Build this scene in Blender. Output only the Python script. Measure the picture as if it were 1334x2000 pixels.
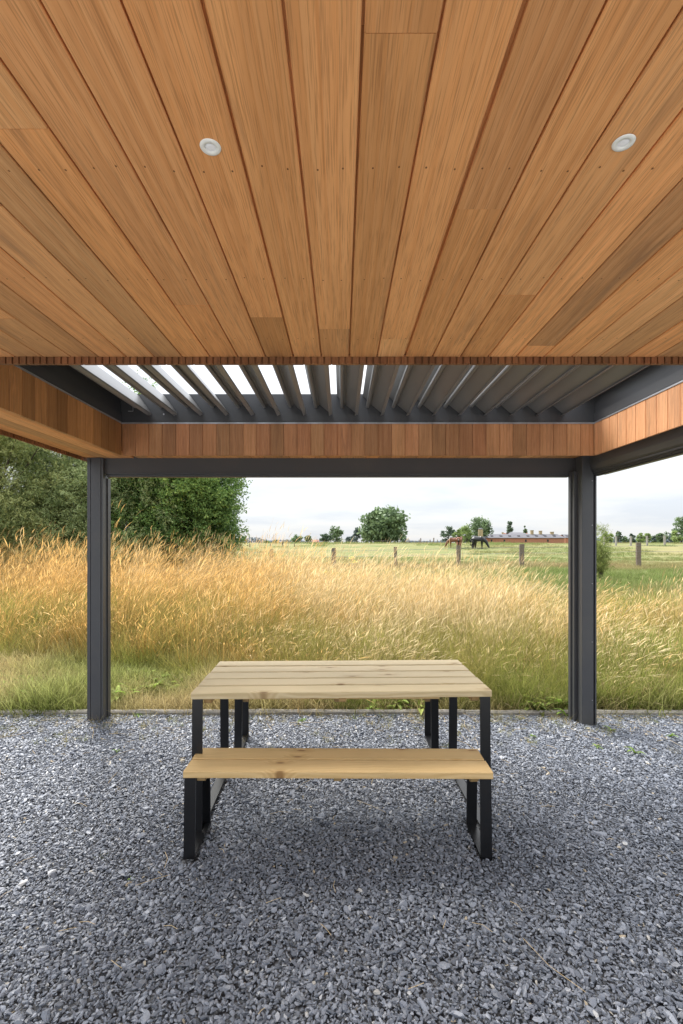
import bpy, bmesh, math, random
import numpy as np
from mathutils import Vector, Matrix, Euler
R = math.radians
random.seed(7); rng = np.random.default_rng(7)
for o in list(bpy.data.objects): bpy.data.objects.remove(o)
sc = bpy.context.scene; C = sc.collection

# ------------------------------------------------------------------ camera
H = 1.57; F = 944.0
cd = bpy.data.cameras.new('camera'); cam = bpy.data.objects.new('camera', cd); C.objects.link(cam)
cam.location = (0, 0, H); cam.rotation_euler = (R(90), 0, 0)
cd.sensor_fit = 'VERTICAL'; cd.sensor_height = 36; cd.sensor_width = 24; cd.lens = F/2000*36
cd.shift_y = 0.030; cd.clip_start = .05; cd.clip_end = 8000
sc.camera = cam
sc.view_settings.view_transform = 'Standard'; sc.view_settings.look = 'None'
sc.view_settings.gamma = 1; sc.view_settings.use_curve_mapping = False
sc.view_settings.exposure = 1.68
sc.cycles.max_bounces = 10; sc.cycles.diffuse_bounces = 6; sc.cycles.transparent_max_bounces = 8

# ------------------------------------------------------------------ sky and sun (bright overcast)
SUN_EL, SUN_AZ = R(52), R(-35)
w = bpy.data.worlds.new('World'); sc.world = w; w.use_nodes = True
nt = w.node_tree; nt.nodes.clear()
def N(nt, t, **k):
    n = nt.nodes.new(t)
    for a, b in k.items(): setattr(n, a, b)
    return n
def mathn(nt, op, a, b=None, c=None):
    n = nt.nodes.new('ShaderNodeMath'); n.operation = op
    for i, v in enumerate((a, b, c)):
        if v is None: continue
        if isinstance(v, (int, float)): n.inputs[i].default_value = v
        else: nt.links.new(v, n.inputs[i])
    return n.outputs[0]
def mixc(nt, f, a, b, mode='MIX'):
    n = nt.nodes.new('ShaderNodeMix'); n.data_type = 'RGBA'; n.blend_type = mode
    for i, v in ((0, f), (6, a), (7, b)):
        if isinstance(v, (int, float)): n.inputs[i].default_value = v
        elif isinstance(v, (tuple, list)): n.inputs[i].default_value = (*v[:3], 1)
        else: nt.links.new(v, n.inputs[i])
    return n.outputs[2]
def ramp(nt, f, stops):
    n = nt.nodes.new('ShaderNodeValToRGB'); e = n.color_ramp.elements
    while len(e) < len(stops): e.new(.5)
    for el, (p, c) in zip(e, stops):
        el.position = p; el.color = (*c, 1) if len(c) == 3 else c
    nt.links.new(f, n.inputs[0]); return n.outputs[0]
sky = N(nt, 'ShaderNodeTexSky', sky_type='NISHITA', sun_disc=False)
sky.sun_elevation = SUN_EL; sky.sun_rotation = SUN_AZ
tc = N(nt, 'ShaderNodeTexCoord'); sx = N(nt, 'ShaderNodeSeparateXYZ'); nt.links.new(tc.outputs['Generated'], sx.inputs[0])
zz = mathn(nt, 'MAXIMUM', sx.outputs[2], 0.0)
den = mathn(nt, 'ADD', zz, 0.12)
cx = mathn(nt, 'DIVIDE', sx.outputs[0], den); cy = mathn(nt, 'DIVIDE', sx.outputs[1], den)
cv = N(nt, 'ShaderNodeCombineXYZ'); nt.links.new(cx, cv.inputs[0]); nt.links.new(cy, cv.inputs[1])
nz = N(nt, 'ShaderNodeTexNoise'); nz.inputs['Scale'].default_value = .75; nz.inputs['Detail'].default_value = 7; nz.inputs['Roughness'].default_value = .55
nt.links.new(cv.outputs[0], nz.inputs['Vector'])
cl = ramp(nt, nz.outputs[0], [(.36, (.82, .865, .94)), (.50, (.93, .955, .99)), (.62, (1.0, 1.0, 1.0))])
lum = mathn(nt, 'MULTIPLY_ADD', zz, 2.1, 1.0)       # an overcast sky is up to three times brighter overhead
lum = mathn(nt, 'MULTIPLY', lum, 2.75)
cloud = mixc(nt, 1.0, cl, (1, 1, 1), 'MULTIPLY')
vm = N(nt, 'ShaderNodeVectorMath', operation='SCALE'); nt.links.new(cloud, vm.inputs[0]); nt.links.new(lum, vm.inputs['Scale'])
mx = mixc(nt, .95, sky.outputs[0], vm.outputs[0])
bg = N(nt, 'ShaderNodeBackground'); bg.inputs['Strength'].default_value = .10
nt.links.new(mx, bg.inputs[0]); wo = N(nt, 'ShaderNodeOutputWorld'); nt.links.new(bg.outputs[0], wo.inputs[0])
sl = bpy.data.lights.new('sun', 'SUN'); sl.energy = 2.3; sl.angle = R(24); sl.color = (1, .96, .9)
so = bpy.data.objects.new('sun', sl); C.objects.link(so)
# sun direction: from the left, a little in front of the camera
sdir = Vector((math.sin(SUN_AZ)*math.cos(SUN_EL), math.cos(SUN_AZ)*math.cos(SUN_EL), math.sin(SUN_EL)))
so.rotation_euler = sdir.to_track_quat('Z', 'Y').to_euler(); so.location = (0, 0, 30)

# ------------------------------------------------------------------ helpers
def tag(o, label=None, cat=None, group=None, kind=None):
    if label: o['label'] = label
    if cat: o['category'] = cat
    if group: o['group'] = group
    if kind: o['kind'] = kind
    return o
def empty(name, loc=(0, 0, 0), rz=0):
    o = bpy.data.objects.new(name, None); C.objects.link(o); o.location = loc; o.rotation_euler = (0, 0, rz)
    o.empty_display_size = .2; return o
def mobj(name, me, mat=None, parent=None, loc=(0, 0, 0), rot=(0, 0, 0), color=None):
    if mat is not None and not me.materials: me.materials.append(mat)
    o = bpy.data.objects.new(name, me); C.objects.link(o); o.location = loc; o.rotation_euler = rot
    if parent: o.parent = parent
    if color: o.color = (*color, 1)
    return o
class MB:
    def __init__(s): s.v = []; s.f = []; s.m = []
    def add(s, v, f, m=0):
        b = len(s.v); s.v += [tuple(q) for q in v]; s.f += [tuple(i+b for i in q) for q in f]; s.m += [m]*len(f)
    def box(s, x0, x1, y0, y1, z0, z1, m=0):
        s.add([(x0,y0,z0),(x1,y0,z0),(x1,y1,z0),(x0,y1,z0),(x0,y0,z1),(x1,y0,z1),(x1,y1,z1),(x0,y1,z1)],
              [(0,3,2,1),(4,5,6,7),(0,1,5,4),(1,2,6,5),(2,3,7,6),(3,0,4,7)], m)
    def prism(s, prof, x0, x1, m=0, ax='x'):
        # prof is counter-clockwise seen from +axis
        n = len(prof)
        def P(a, t):
            if ax == 'x': return (t, a[0], a[1])
            if ax == 'y': return (a[0], t, a[1])
            return (a[0], a[1], t)
        v = [P(a, x0) for a in prof]+[P(a, x1) for a in prof]
        f = [tuple(reversed(range(n))), tuple(range(n, 2*n))]+[(i, (i+1) % n, n+(i+1) % n, n+i) for i in range(n)]
        s.add(v, f, m)
    def tube(s, pts, rad, n=6, m=0, cap=True):
        pts = [Vector(p) for p in pts]; rings = []
        for i, p in enumerate(pts):
            d = (pts[min(i+1, len(pts)-1)]-pts[max(i-1, 0)]).normalized()
            u = d.orthogonal().normalized() if abs(d.z) > .99 else d.cross(Vector((0, 0, 1))).normalized()
            w_ = d.cross(u); r = rad[i] if isinstance(rad, (list, tuple)) else rad
            rings.append([p+u*math.cos(2*math.pi*k/n)*r+w_*math.sin(2*math.pi*k/n)*r for k in range(n)])
        v = [q for r_ in rings for q in r_]; f = []
        for i in range(len(pts)-1):
            for k in range(n): f.append((i*n+k, i*n+(k+1) % n, (i+1)*n+(k+1) % n, (i+1)*n+k))
        if cap: f += [tuple(reversed(range(n))), tuple(range((len(pts)-1)*n, len(pts)*n))]
        s.add(v, f, m)
    def mesh(s, name, mats=(), smooth=False):
        me = bpy.data.meshes.new(name); me.from_pydata(s.v, [], s.f)
        for m in mats: me.materials.append(m)
        if len(mats) > 1: me.polygons.foreach_set('material_index', s.m)
        if smooth: me.polygons.foreach_set('use_smooth', [True]*len(s.f))
        bm = bmesh.new(); bm.from_mesh(me); bmesh.ops.recalc_face_normals(bm, faces=bm.faces); bm.to_mesh(me); bm.free()
        return me
def build(mb, name, mat, parent=None, loc=(0, 0, 0), rot=(0, 0, 0), color=None, smooth=False):
    return mobj(name, mb.mesh(name, (mat,), smooth), None, parent, loc, rot, color)
def sstep(a, b, x):
    t = np.clip((x-a)/(b-a), 0, 1); return t*t*(3-2*t)

# ------------------------------------------------------------------ materials
def newmat(name):
    m = bpy.data.materials.new(name); m.use_nodes = True; nt = m.node_tree; nt.nodes.clear()
    out = N(nt, 'ShaderNodeOutputMaterial'); b = N(nt, 'ShaderNodeBsdfPrincipled'); nt.links.new(b.outputs[0], out.inputs[0])
    return m, nt, b, out
def noise(nt, vec, scale, detail=4, rough=.55, dist=0):
    n = N(nt, 'ShaderNodeTexNoise'); n.inputs['Scale'].default_value = scale; n.inputs['Detail'].default_value = detail
    n.inputs['Roughness'].default_value = rough; n.inputs['Distortion'].default_value = dist
    if vec is not None: nt.links.new(vec, n.inputs['Vector'])
    return n.outputs[0]
def mapping(nt, vec, scale, loc=(0, 0, 0)):
    n = N(nt, 'ShaderNodeMapping'); n.inputs['Scale'].default_value = scale; n.inputs['Location'].default_value = loc
    nt.links.new(vec, n.inputs[0]); return n.outputs[0]
def bump(nt, h, b, strength=.3, dist=.002):
    n = N(nt, 'ShaderNodeBump'); n.inputs['Strength'].default_value = strength; n.inputs['Distance'].default_value = dist
    nt.links.new(h, n.inputs['Height']); nt.links.new(n.outputs[0], b.inputs['Normal'])
def objcoord(nt, k=17.0):
    t = N(nt, 'ShaderNodeTexCoord'); oi = N(nt, 'ShaderNodeObjectInfo')
    m = N(nt, 'ShaderNodeVectorMath', operation='MULTIPLY_ADD')
    cvx = N(nt, 'ShaderNodeCombineXYZ')
    r1 = mathn(nt, 'MULTIPLY', oi.outputs['Random'], k); r2 = mathn(nt, 'MULTIPLY', oi.outputs['Random'], k*2.37); r3 = mathn(nt, 'MULTIPLY', oi.outputs['Random'], k*.61)
    nt.links.new(r1, cvx.inputs[0]); nt.links.new(r2, cvx.inputs[1]); nt.links.new(r3, cvx.inputs[2])
    m.inputs[1].default_value = (1, 1, 1); nt.links.new(t.outputs['Object'], m.inputs[0]); nt.links.new(cvx.outputs[0], m.inputs[2])
    return m.outputs[0], oi
def cedar(name='cedar_wood', gloss=.58):
    m, nt, b, out = newmat(name); v, oi = objcoord(nt)
    # fine pores and streaks along local x
    pores = noise(nt, mapping(nt, v, (9, 400, 400)), 1, 3, .6)
    streak = noise(nt, mapping(nt, v, (.9, 60, 60)), 1, 5, .6, .4)
    figure = noise(nt, mapping(nt, v, (1.1, 13, 13)), 1, 4, .5, 1.2)
    blot = noise(nt, mapping(nt, v, (1.6, 17, 17)), 1, 5, .6, .8)
    wv = N(nt, 'ShaderNodeTexWave', wave_type='BANDS', bands_direction='Y', wave_profile='SAW')
    nt.links.new(mapping(nt, v, (1.0, 20, 20)), wv.inputs[0]); wv.inputs['Scale'].default_value = .6; wv.inputs['Distortion'].default_value = 7; wv.inputs['Detail'].default_value = 3; wv.inputs['Detail Scale'].default_value = .8
    c = ramp(nt, streak, [(.28, (.66, .285, .098)), (.46, (.79, .365, .135)), (.70, (.87, .43, .170))])
    c = mixc(nt, mathn(nt, 'MULTIPLY', ramp(nt, figure, [(.44, (0, 0, 0)), (.66, (1, 1, 1))]), .60), c, (.60, .27, .095))
    c = mixc(nt, mathn(nt, 'MULTIPLY', wv.outputs[1], .22), c, (.90, .54, .27))
    c = mixc(nt, mathn(nt, 'MULTIPLY', ramp(nt, blot, [(.56, (0, 0, 0)), (.72, (1, 1, 1))]), .65), c, (.36, .18, .085))
    c = mixc(nt, mathn(nt, 'MULTIPLY', ramp(nt, pores, [(.36, (1, 1, 1)), (.50, (0, 0, 0))]), .5), c, (.34, .145, .05))
    c = mixc(nt, 1.0, c, oi.outputs['Color'], 'MULTIPLY')
    nt.links.new(c, b.inputs['Base Color']); b.inputs['Roughness'].default_value = gloss
    b.inputs['Specular IOR Level'].default_value = .3
    bump(nt, mathn(nt, 'ADD', pores, mathn(nt, 'MULTIPLY', streak, .6)), b, .25, .0012)
    return m
M = {}
M['cedar'] = cedar()
def pine():
    m, nt, b, out = newmat('pine_wood'); v, oi = objcoord(nt)
    # knots: a few voronoi cells along the board; the growth rings bend round them
    vo = N(nt, 'ShaderNodeTexVoronoi', voronoi_dimensions='2D'); nt.links.new(mapping(nt, v, (3.4, 8.5, 8.5)), vo.inputs['Vector']); vo.inputs['Scale'].default_value = 1
    kd = vo.outputs['Distance']
    sel = mathn(nt, 'GREATER_THAN', N_sepx(nt, vo.outputs['Color']), .60)
    near = mathn(nt, 'MULTIPLY', ramp(nt, kd, [(.0, (1, 1, 1)), (.30, (0, 0, 0))]), sel)
    spot = mathn(nt, 'MULTIPLY', ramp(nt, kd, [(.04, (1, 1, 1)), (.10, (0, 0, 0))]), sel)
    wig = noise(nt, mapping(nt, v, (1.3, 5, 5)), 1, 3, .5)
    sy = N(nt, 'ShaderNodeSeparateXYZ'); nt.links.new(v, sy.inputs[0])
    ph = mathn(nt, 'ADD', mathn(nt, 'MULTIPLY', mathn(nt, 'ADD', sy.outputs[1], mathn(nt, 'MULTIPLY', sy.outputs[2], .6)), 420.0), mathn(nt, 'MULTIPLY', wig, 38.0))
    ph = mathn(nt, 'ADD', ph, mathn(nt, 'MULTIPLY', near, 16.0))
    rings = mathn(nt, 'MULTIPLY_ADD', mathn(nt, 'SINE', ph), .5, .5)
    fine = noise(nt, mapping(nt, v, (7, 260, 260)), 1, 4, .6)
    big = noise(nt, mapping(nt, v, (2.0, 9, 9)), 1, 4, .55)
    c = mixc(nt, mathn(nt, 'MULTIPLY', rings, .55), (.74, .64, .43), (.53, .41, .22))
    c = mixc(nt, mathn(nt, 'MULTIPLY', fine, .30), c, (.50, .36, .18))
    c = mixc(nt, mathn(nt, 'MULTIPLY', ramp(nt, big, [(.45, (0, 0, 0)), (.72, (1, 1, 1))]), .40), c, (.48, .40, .24))
    c = mixc(nt, mathn(nt, 'MULTIPLY', near, .45), c, (.40, .25, .10))
    c = mixc(nt, mathn(nt, 'MULTIPLY', spot, .8), c, (.24, .15, .07))
    c = mixc(nt, 1.0, c, oi.outputs['Color'], 'MULTIPLY')
    nt.links.new(c, b.inputs['Base Color']); b.inputs['Roughness'].default_value = .62; b.inputs['Specular IOR Level'].default_value = .3
    bump(nt, mathn(nt, 'ADD', fine, mathn(nt, 'MULTIPLY', rings, .3)), b, .3, .001)
    return m
def N_sepx(nt, c):
    s = N(nt, 'ShaderNodeSeparateXYZ'); nt.links.new(c, s.inputs[0]); return s.outputs[0]
M['pine'] = pine()
def simple(name, col, rough=.5, metal=0.0, ns=60, amt=.15, bs=0.0, spec=.5, dirt=None):
    m, nt, b, out = newmat(name); t = N(nt, 'ShaderNodeTexCoord')
    n1 = noise(nt, t.outputs['Object'], ns, 5, .6)
    c = mixc(nt, 1.0, col, ramp(nt, n1, [(.25, (1-amt,)*3), (.75, (1+amt,)*3)]), 'MULTIPLY')
    if dirt:
        n2 = noise(nt, t.outputs['Object'], 3.0, 6, .65)
        c = mixc(nt, mathn(nt, 'MULTIPLY', ramp(nt, n2, [(.48, (0, 0, 0)), (.7, (1, 1, 1))]), dirt[1]), c, dirt[0])
    nt.links.new(c, b.inputs['Base Color']); b.inputs['Roughness'].default_value = rough; b.inputs['Metallic'].default_value = metal
    b.inputs['Specular IOR Level'].default_value = spec
    if bs: bump(nt, n1, b, bs, .001)
    return m
M['metal'] = simple('anthracite_powder_coat', (.062, .064, .070), .42, 0, 900, .12, .10, .5, ((.10, .095, .085), .25))
M['blade'] = simple('louvre_powder_coat', (.19, .19, .19), .30, 0, 900, .08, .06, .5)
M['black'] = simple('black_steel', (.006, .0065, .008), .30, 0, 500, .2, .08, .6)
M['alu'] = simple('bare_aluminium', (.50, .51, .54), .38, .6, 30, .1)
M['white_plastic'] = simple('white_enamel', (.86, .86, .82), .35, 0, 20, .03)
M['reflector'] = simple('frosted_lens', (.93, .93, .95), .15, 0.0, 20, .03)
M['darkgap'] = simple('brown_backing', (.20, .085, .030), .9, 0, 30, .2)
M['roofing'] = simple('roofing_felt', (.05, .05, .052), .9, 0, 80, .2)
M['concrete'] = simple('concrete', (.26, .245, .22), .9, 0, 45, .35, .6, .3, ((.16, .145, .11), .7))
M['bounce_slab'] = simple('pale_bounce_paving', (.50, .49, .465), .85, 0, 30, .08, .2)
M['weathered'] = simple('weathered_wood', (.17, .14, .115), .9, 0, 14, .45, .7, .2)
M['palewood'] = simple('pale_weathered_wood', (.33, .31, .29), .9, 0, 14, .35, .5, .2)
M['wire'] = simple('galvanised_wire', (.22, .22, .22), .5, .5)
M['straw_bit'] = simple('dead_straw', (.55, .42, .24), .8, 0, 12, .3)
M['brick'] = simple('red_brick', (.40, .135, .07), .9, 0, 3, .25)
M['orange_brick'] = simple('orange_brick', (.37, .17, .105), .9, 0, 2, .25)
M['tan_brick'] = simple('tan_silo_blocks', (.34, .27, .16), .9, 0, 2, .25)
M['slate'] = simple('slate_roof', (.11, .11, .125), .8, 0, 1.2, .2)
M['darkglass'] = simple('dark_glass', (.02, .02, .025), .15, 0, 2, .1)
M['greyshed'] = simple('grey_sheet_wall', (.17, .17, .18), .8, 0, 2, .2)
M['rooftile'] = simple('roof_tiles', (.25, .11, .07), .85, 0, 2, .2)
M['bay'] = simple('bay_coat', (.17, .065, .03), .55, 0, 6, .2)
M['chestnut'] = simple('chestnut_coat', (.27, .12, .07), .55, 0, 6, .2)
M['blackcoat'] = simple('black_coat', (.010, .011, .014), .38, 0, 6, .2)
M['darkbay'] = simple('dark_bay_coat', (.03, .018, .013), .5, 0, 6, .2)
def bark(name, col):
    m, nt, b, out = newmat(name); t = N(nt, 'ShaderNodeTexCoord')
    n1 = noise(nt, mapping(nt, t.outputs['Object'], (14, 14, 3)), 1, 6, .7)
    c = mixc(nt, n1, tuple(x*.5 for x in col), tuple(x*1.5 for x in col)); nt.links.new(c, b.inputs['Base Color']); b.inputs['Roughness'].default_value = .95
    bump(nt, n1, b, .8, .02); return m
M['bark'] = bark('grey_bark', (.10, .085, .065))
def leafmat(name, ca, cb, trans=.35, attr='tint', inst=True, rough=.6, cbright=None):
    m, nt, b, out = newmat(name)
    a = N(nt, 'ShaderNodeAttribute', attribute_name=attr)
    if inst: a.attribute_type = 'INSTANCER'
    lf = N(nt, 'ShaderNodeAttribute', attribute_name='leafv')
    f = mathn(nt, 'ADD', mathn(nt, 'MULTIPLY', a.outputs['Fac'], .6), mathn(nt, 'MULTIPLY', lf.outputs['Fac'], .4))
    st = [(.15, ca), (.80, cb)]
    if cbright: st.append((1.0, cbright))
    c = ramp(nt, f, st)
    nt.links.new(c, b.inputs['Base Color']); b.inputs['Roughness'].default_value = rough; b.inputs['Specular IOR Level'].default_value = .3
    tr = N(nt, 'ShaderNodeBsdfTranslucent'); nt.links.new(c, tr.inputs[0])
    ms = N(nt, 'ShaderNodeMixShader'); ms.inputs[0].default_value = trans
    nt.links.new(b.outputs[0], ms.inputs[1]); nt.links.new(tr.outputs[0], ms.inputs[2]); nt.links.new(ms.outputs[0], out.inputs[0])
    return m
M['willow'] = leafmat('olive_willow_leaves', (.20, .25, .085), (.54, .58, .26), .35)
M['willow2'] = leafmat('grey_green_leaves', (.17, .23, .09), (.45, .53, .25), .35)
M['darkleaf'] = leafmat('deep_green_leaves', (.05, .115, .034), (.27, .41, .12), .3, cbright=(.50, .60, .15))
def farleaf(name, ca, cb): return leafmat(name, ca, cb, .25, attr='tint', inst=False)
M['far_a'] = farleaf('far_mid_green', (.075, .125, .06), (.24, .33, .17))
M['far_b'] = farleaf('far_light_green', (.12, .18, .06), (.36, .46, .17))
M['far_c'] = farleaf('far_dark_green', (.055, .09, .06), (.16, .22, .14))
M['far_d'] = farleaf('far_blue_green', (.08, .115, .115), (.20, .25, .24))
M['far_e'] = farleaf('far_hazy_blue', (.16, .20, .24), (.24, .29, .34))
# grass: colour runs from green at the base of the stem to straw at the head (attribute 'hgt' 0..1)
def grassmat(name, base, mid, top, base2=None, top2=None, trans=.4):
    m, nt, b, out = newmat(name)
    a = N(nt, 'ShaderNodeAttribute', attribute_name='tint', attribute_type='INSTANCER')
    h = N(nt, 'ShaderNodeAttribute', attribute_name='hgt'); lv = N(nt, 'ShaderNodeAttribute', attribute_name='leafv')
    c1 = ramp(nt, h.outputs['Fac'], [(0, base), (.36, mid), (.85, top)])
    c2 = ramp(nt, h.outputs['Fac'], [(0, base2 or base), (.45, tuple((x+y)/2 for x, y in zip(base2 or base, top2 or top))), (.95, top2 or top)])
    c = mixc(nt, a.outputs['Fac'], c1, c2)
    c = mixc(nt, 1.0, c, ramp(nt, lv.outputs['Fac'], [(0, (.42, .40, .38)), (1, (1.55, 1.52, 1.45))]), 'MULTIPLY')
    nt.links.new(c, b.inputs['Base Color']); b.inputs['Roughness'].default_value = .65; b.inputs['Specular IOR Level'].default_value = .25
    tr = N(nt, 'ShaderNodeBsdfTranslucent'); nt.links.new(c, tr.inputs[0])
    ms = N(nt, 'ShaderNodeMixShader'); ms.inputs[0].default_value = trans
    nt.links.new(b.outputs[0], ms.inputs[1]); nt.links.new(tr.outputs[0], ms.inputs[2]); nt.links.new(ms.outputs[0], out.inputs[0])
    return m
M['gold'] = grassmat('tall_dry_grass', (.15, .14, .028), (.44, .275, .065), (.64, .41, .15), (.19, .205, .045), (.68, .57, .36))
M['olive'] = grassmat('olive_grass', (.09, .105, .02), (.25, .25, .055), (.42, .33, .12), (.10, .16, .025), (.30, .36, .085))
M['green'] = grassmat('green_grass', (.10, .125, .03), (.19, .235, .055), (.31, .34, .12), (.28, .24, .10), (.52, .43, .23))
M['pasture'] = grassmat('pasture_grass', (.11, .175, .045), (.15, .225, .06), (.23, .27, .10), (.23, .20, .085), (.36, .29, .16))
M['weedleaf'] = grassmat('weed_leaves', (.12, .20, .03), (.20, .33, .055), (.28, .42, .09), (.14, .19, .03), (.34, .38, .11))
M['yellow'] = simple('yellow_petals', (.75, .58, .03), .6)

def stonemat():
    m, nt, b, out = newmat('slate_chippings')
    a = N(nt, 'ShaderNodeAttribute', attribute_name='tint', attribute_type='INSTANCER'); t = N(nt, 'ShaderNodeTexCoord')
    n1 = noise(nt, t.outputs['Object'], 40, 4, .6)
    c = ramp(nt, a.outputs['Fac'], [(0, (.070, .079, .099)), (.45, (.160, .178, .217)), (.86, (.29, .315, .368)), (.93, (.42, .425, .43)), (.965, (.33, .29, .22)), (1, (.40, .33, .23))])
    c = mixc(nt, 1.0, c, ramp(nt, n1, [(.3, (.8, .8, .8)), (.7, (1.2, 1.2, 1.2))]), 'MULTIPLY')
    nt.links.new(c, b.inputs['Base Color']); b.inputs['Roughness'].default_value = .46; b.inputs['Specular IOR Level'].default_value = .5
    return m
M['stone'] = stonemat()
def gravelbed():
    m, nt, b, out = newmat('gravel_bed'); t = N(nt, 'ShaderNodeTexCoord')
    vo = N(nt, 'ShaderNodeTexVoronoi'); vo.inputs['Scale'].default_value = 55; nt.links.new(t.outputs['Object'], vo.inputs['Vector'])
    c = ramp(nt, N_sepx(nt, vo.outputs['Color']), [(0, (.10, .107, .122)), (1, (.30, .315, .34))])
    c = mixc(nt, ramp(nt, vo.outputs['Distance'], [(.35, (0, 0, 0)), (.7, (1, 1, 1))]), c, (.02, .02, .024))
    nt.links.new(c, b.inputs['Base Color']); b.inputs['Roughness'].default_value = .8
    bump(nt, mathn(nt, 'MULTIPLY', vo.outputs['Distance'], -1.0), b, 1.0, .01)
    return m
M['gravelbed'] = gravelbed()
def fieldmat():
    m, nt, b, out = newmat('field_ground'); g = N(nt, 'ShaderNodeNewGeometry'); s = N(nt, 'ShaderNodeSeparateXYZ'); nt.links.new(g.outputs['Position'], s.inputs[0])
    pos = g.outputs['Position']
    n_big = noise(nt, mapping(nt, pos, (.035, .06, 0)), 1, 5, .6)
    n_mid = noise(nt, mapping(nt, pos, (.3, .6, 0)), 1, 6, .65)
    n_f = noise(nt, mapping(nt, pos, (9, 9, 9)), 1, 5, .7)
    c = ramp(nt, n_big, [(.38, (.095, .14, .045)), (.50, (.14, .17, .065)), (.62, (.22, .20, .095))])
    c = mixc(nt, mathn(nt, 'MULTIPLY', ramp(nt, n_mid, [(.40, (0, 0, 0)), (.60, (1, 1, 1))]), .7), c, (.27, .23, .115))
    # damp soil and thatch below the near grass
    nf = mathn(nt, 'SUBTRACT', 1.0, mathn(nt, 'MULTIPLY', mathn(nt, 'SUBTRACT', s.outputs[1], 9.0), .2)); nf2 = N(nt, 'ShaderNodeClamp'); nt.links.new(nf, nf2.inputs[0])
    c = mixc(nt, mathn(nt, 'MULTIPLY', nf2.outputs[0], .75), c, (.15, .13, .06))
    c = mixc(nt, 1.0, c, ramp(nt, n_f, [(.3, (.72, .72, .7)), (.7, (1.25, 1.25, 1.25))]), 'MULTIPLY')
    nt.links.new(c, b.inputs['Base Color']); b.inputs['Roughness'].default_value = .95; b.inputs['Specular IOR Level'].default_value = .1
    bump(nt, n_f, b, .7, .05)
    return m
M['field'] = fieldmat()

# ------------------------------------------------------------------ scatter: one object, geometry-node instances (only for what nobody could count)
def scatter(name, pts, rot, scl, idx, tint, protos, parent=None, kind='stuff'):
    n = len(pts); me = bpy.data.meshes.new(name); me.vertices.add(n)
    me.vertices.foreach_set('co', np.asarray(pts, dtype=np.float32).ravel())
    for nm, ty, arr, key in (('rot', 'FLOAT_VECTOR', rot, 'vector'), ('scl', 'FLOAT_VECTOR', scl, 'vector'), ('tint', 'FLOAT', tint, 'value')):
        at = me.attributes.new(nm, ty, 'POINT'); at.data.foreach_set(key, np.asarray(arr, dtype=np.float32).ravel())
    at = me.attributes.new('idx', 'INT', 'POINT'); at.data.foreach_set('value', np.asarray(idx, dtype=np.int32))
    o = mobj(name, me, None, parent)
    ng = bpy.data.node_groups.new(name+'_nodes', 'GeometryNodeTree')
    ng.interface.new_socket('Geometry', in_out='INPUT', socket_type='NodeSocketGeometry'); ng.interface.new_socket('Geometry', in_out='OUTPUT', socket_type='NodeSocketGeometry')
    gi = ng.nodes.new('NodeGroupInput'); go = ng.nodes.new('NodeGroupOutput'); jo = ng.nodes.new('GeometryNodeJoinGeometry')
    for p in protos:
        oi = ng.nodes.new('GeometryNodeObjectInfo'); oi.inputs['Object'].default_value = p
        g2 = ng.nodes.new('GeometryNodeGeometryToInstance'); ng.links.new(oi.outputs['Geometry'], g2.inputs[0]); ng.links.new(g2.outputs[0], jo.inputs[0])
    ip = ng.nodes.new('GeometryNodeInstanceOnPoints'); ip.inputs['Pick Instance'].default_value = True
    ng.links.new(gi.outputs[0], ip.inputs['Points']); ng.links.new(jo.outputs[0], ip.inputs['Instance'])
    def attr(nm, ty):
        a = ng.nodes.new('GeometryNodeInputNamedAttribute'); a.data_type = ty; a.inputs[0].default_value = nm
        return [s for s in a.outputs if s.enabled and s.name == 'Attribute'][0]
    e2r = ng.nodes.new('FunctionNodeEulerToRotation'); ng.links.new(attr('rot', 'FLOAT_VECTOR'), e2r.inputs[0])
    ng.links.new(e2r.outputs[0], ip.inputs['Rotation']); ng.links.new(attr('scl', 'FLOAT_VECTOR'), ip.inputs['Scale']); ng.links.new(attr('idx', 'INT'), ip.inputs['Instance Index'])
    ng.links.new(ip.outputs[0], go.inputs[0])
    md = o.modifiers.new('scatter', 'NODES'); md.node_group = ng
    if kind: o['kind'] = kind
    return o
def proto(name, me):                                   # source shapes for the scatters; not linked to the scene
    return bpy.data.objects.new(name, me)
def setattrs(me, **kw):
    for k, arr in kw.items():
        at = me.attributes.new(k, 'FLOAT', 'POINT'); at.data.foreach_set('value', np.asarray(arr, dtype=np.float32))

def fbm(x, y, s, seed=0):
    r = np.random.default_rng(seed); o = 0
    for i in range(5):
        a = r.uniform(0, 6.28); f_ = s*(1.6**i); o = o+np.sin((x*math.cos(a)+y*math.sin(a))*f_+r.uniform(0, 6.28)+1.3*np.sin((y*math.cos(a)-x*math.sin(a))*f_*.7))/(1.35**i)
    return o/2.5
# ------------------------------------------------------------------ terrain
def terrain(x, y):
    x = np.asarray(x, dtype=float); y = np.asarray(y, dtype=float)
    z = -.045*(1-sstep(4.40, 4.55, y))
    z = z+.02*sstep(4.4, 4.6, y)
    left = 1-sstep(-2.0, 1.2, x+(-.05)*(y-8))
    z = z+.22*left*sstep(5.2, 7.5, y)*(1-sstep(13, 19, y))
    z = z+.05*np.sin(x*.9+1.3)*np.sin(y*.7)*sstep(5.2, 7, y)*(1-sstep(60, 90, y))
    z = z+1.42*sstep(34, 92, y)
    z = z+.10*np.sin(x*.05+.6)*sstep(50, 120, y)
    return z
def px2x(px, Y): return (px-667)/F*Y
def py2z(py, Y): return H-(py-1060)/F*Y

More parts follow.
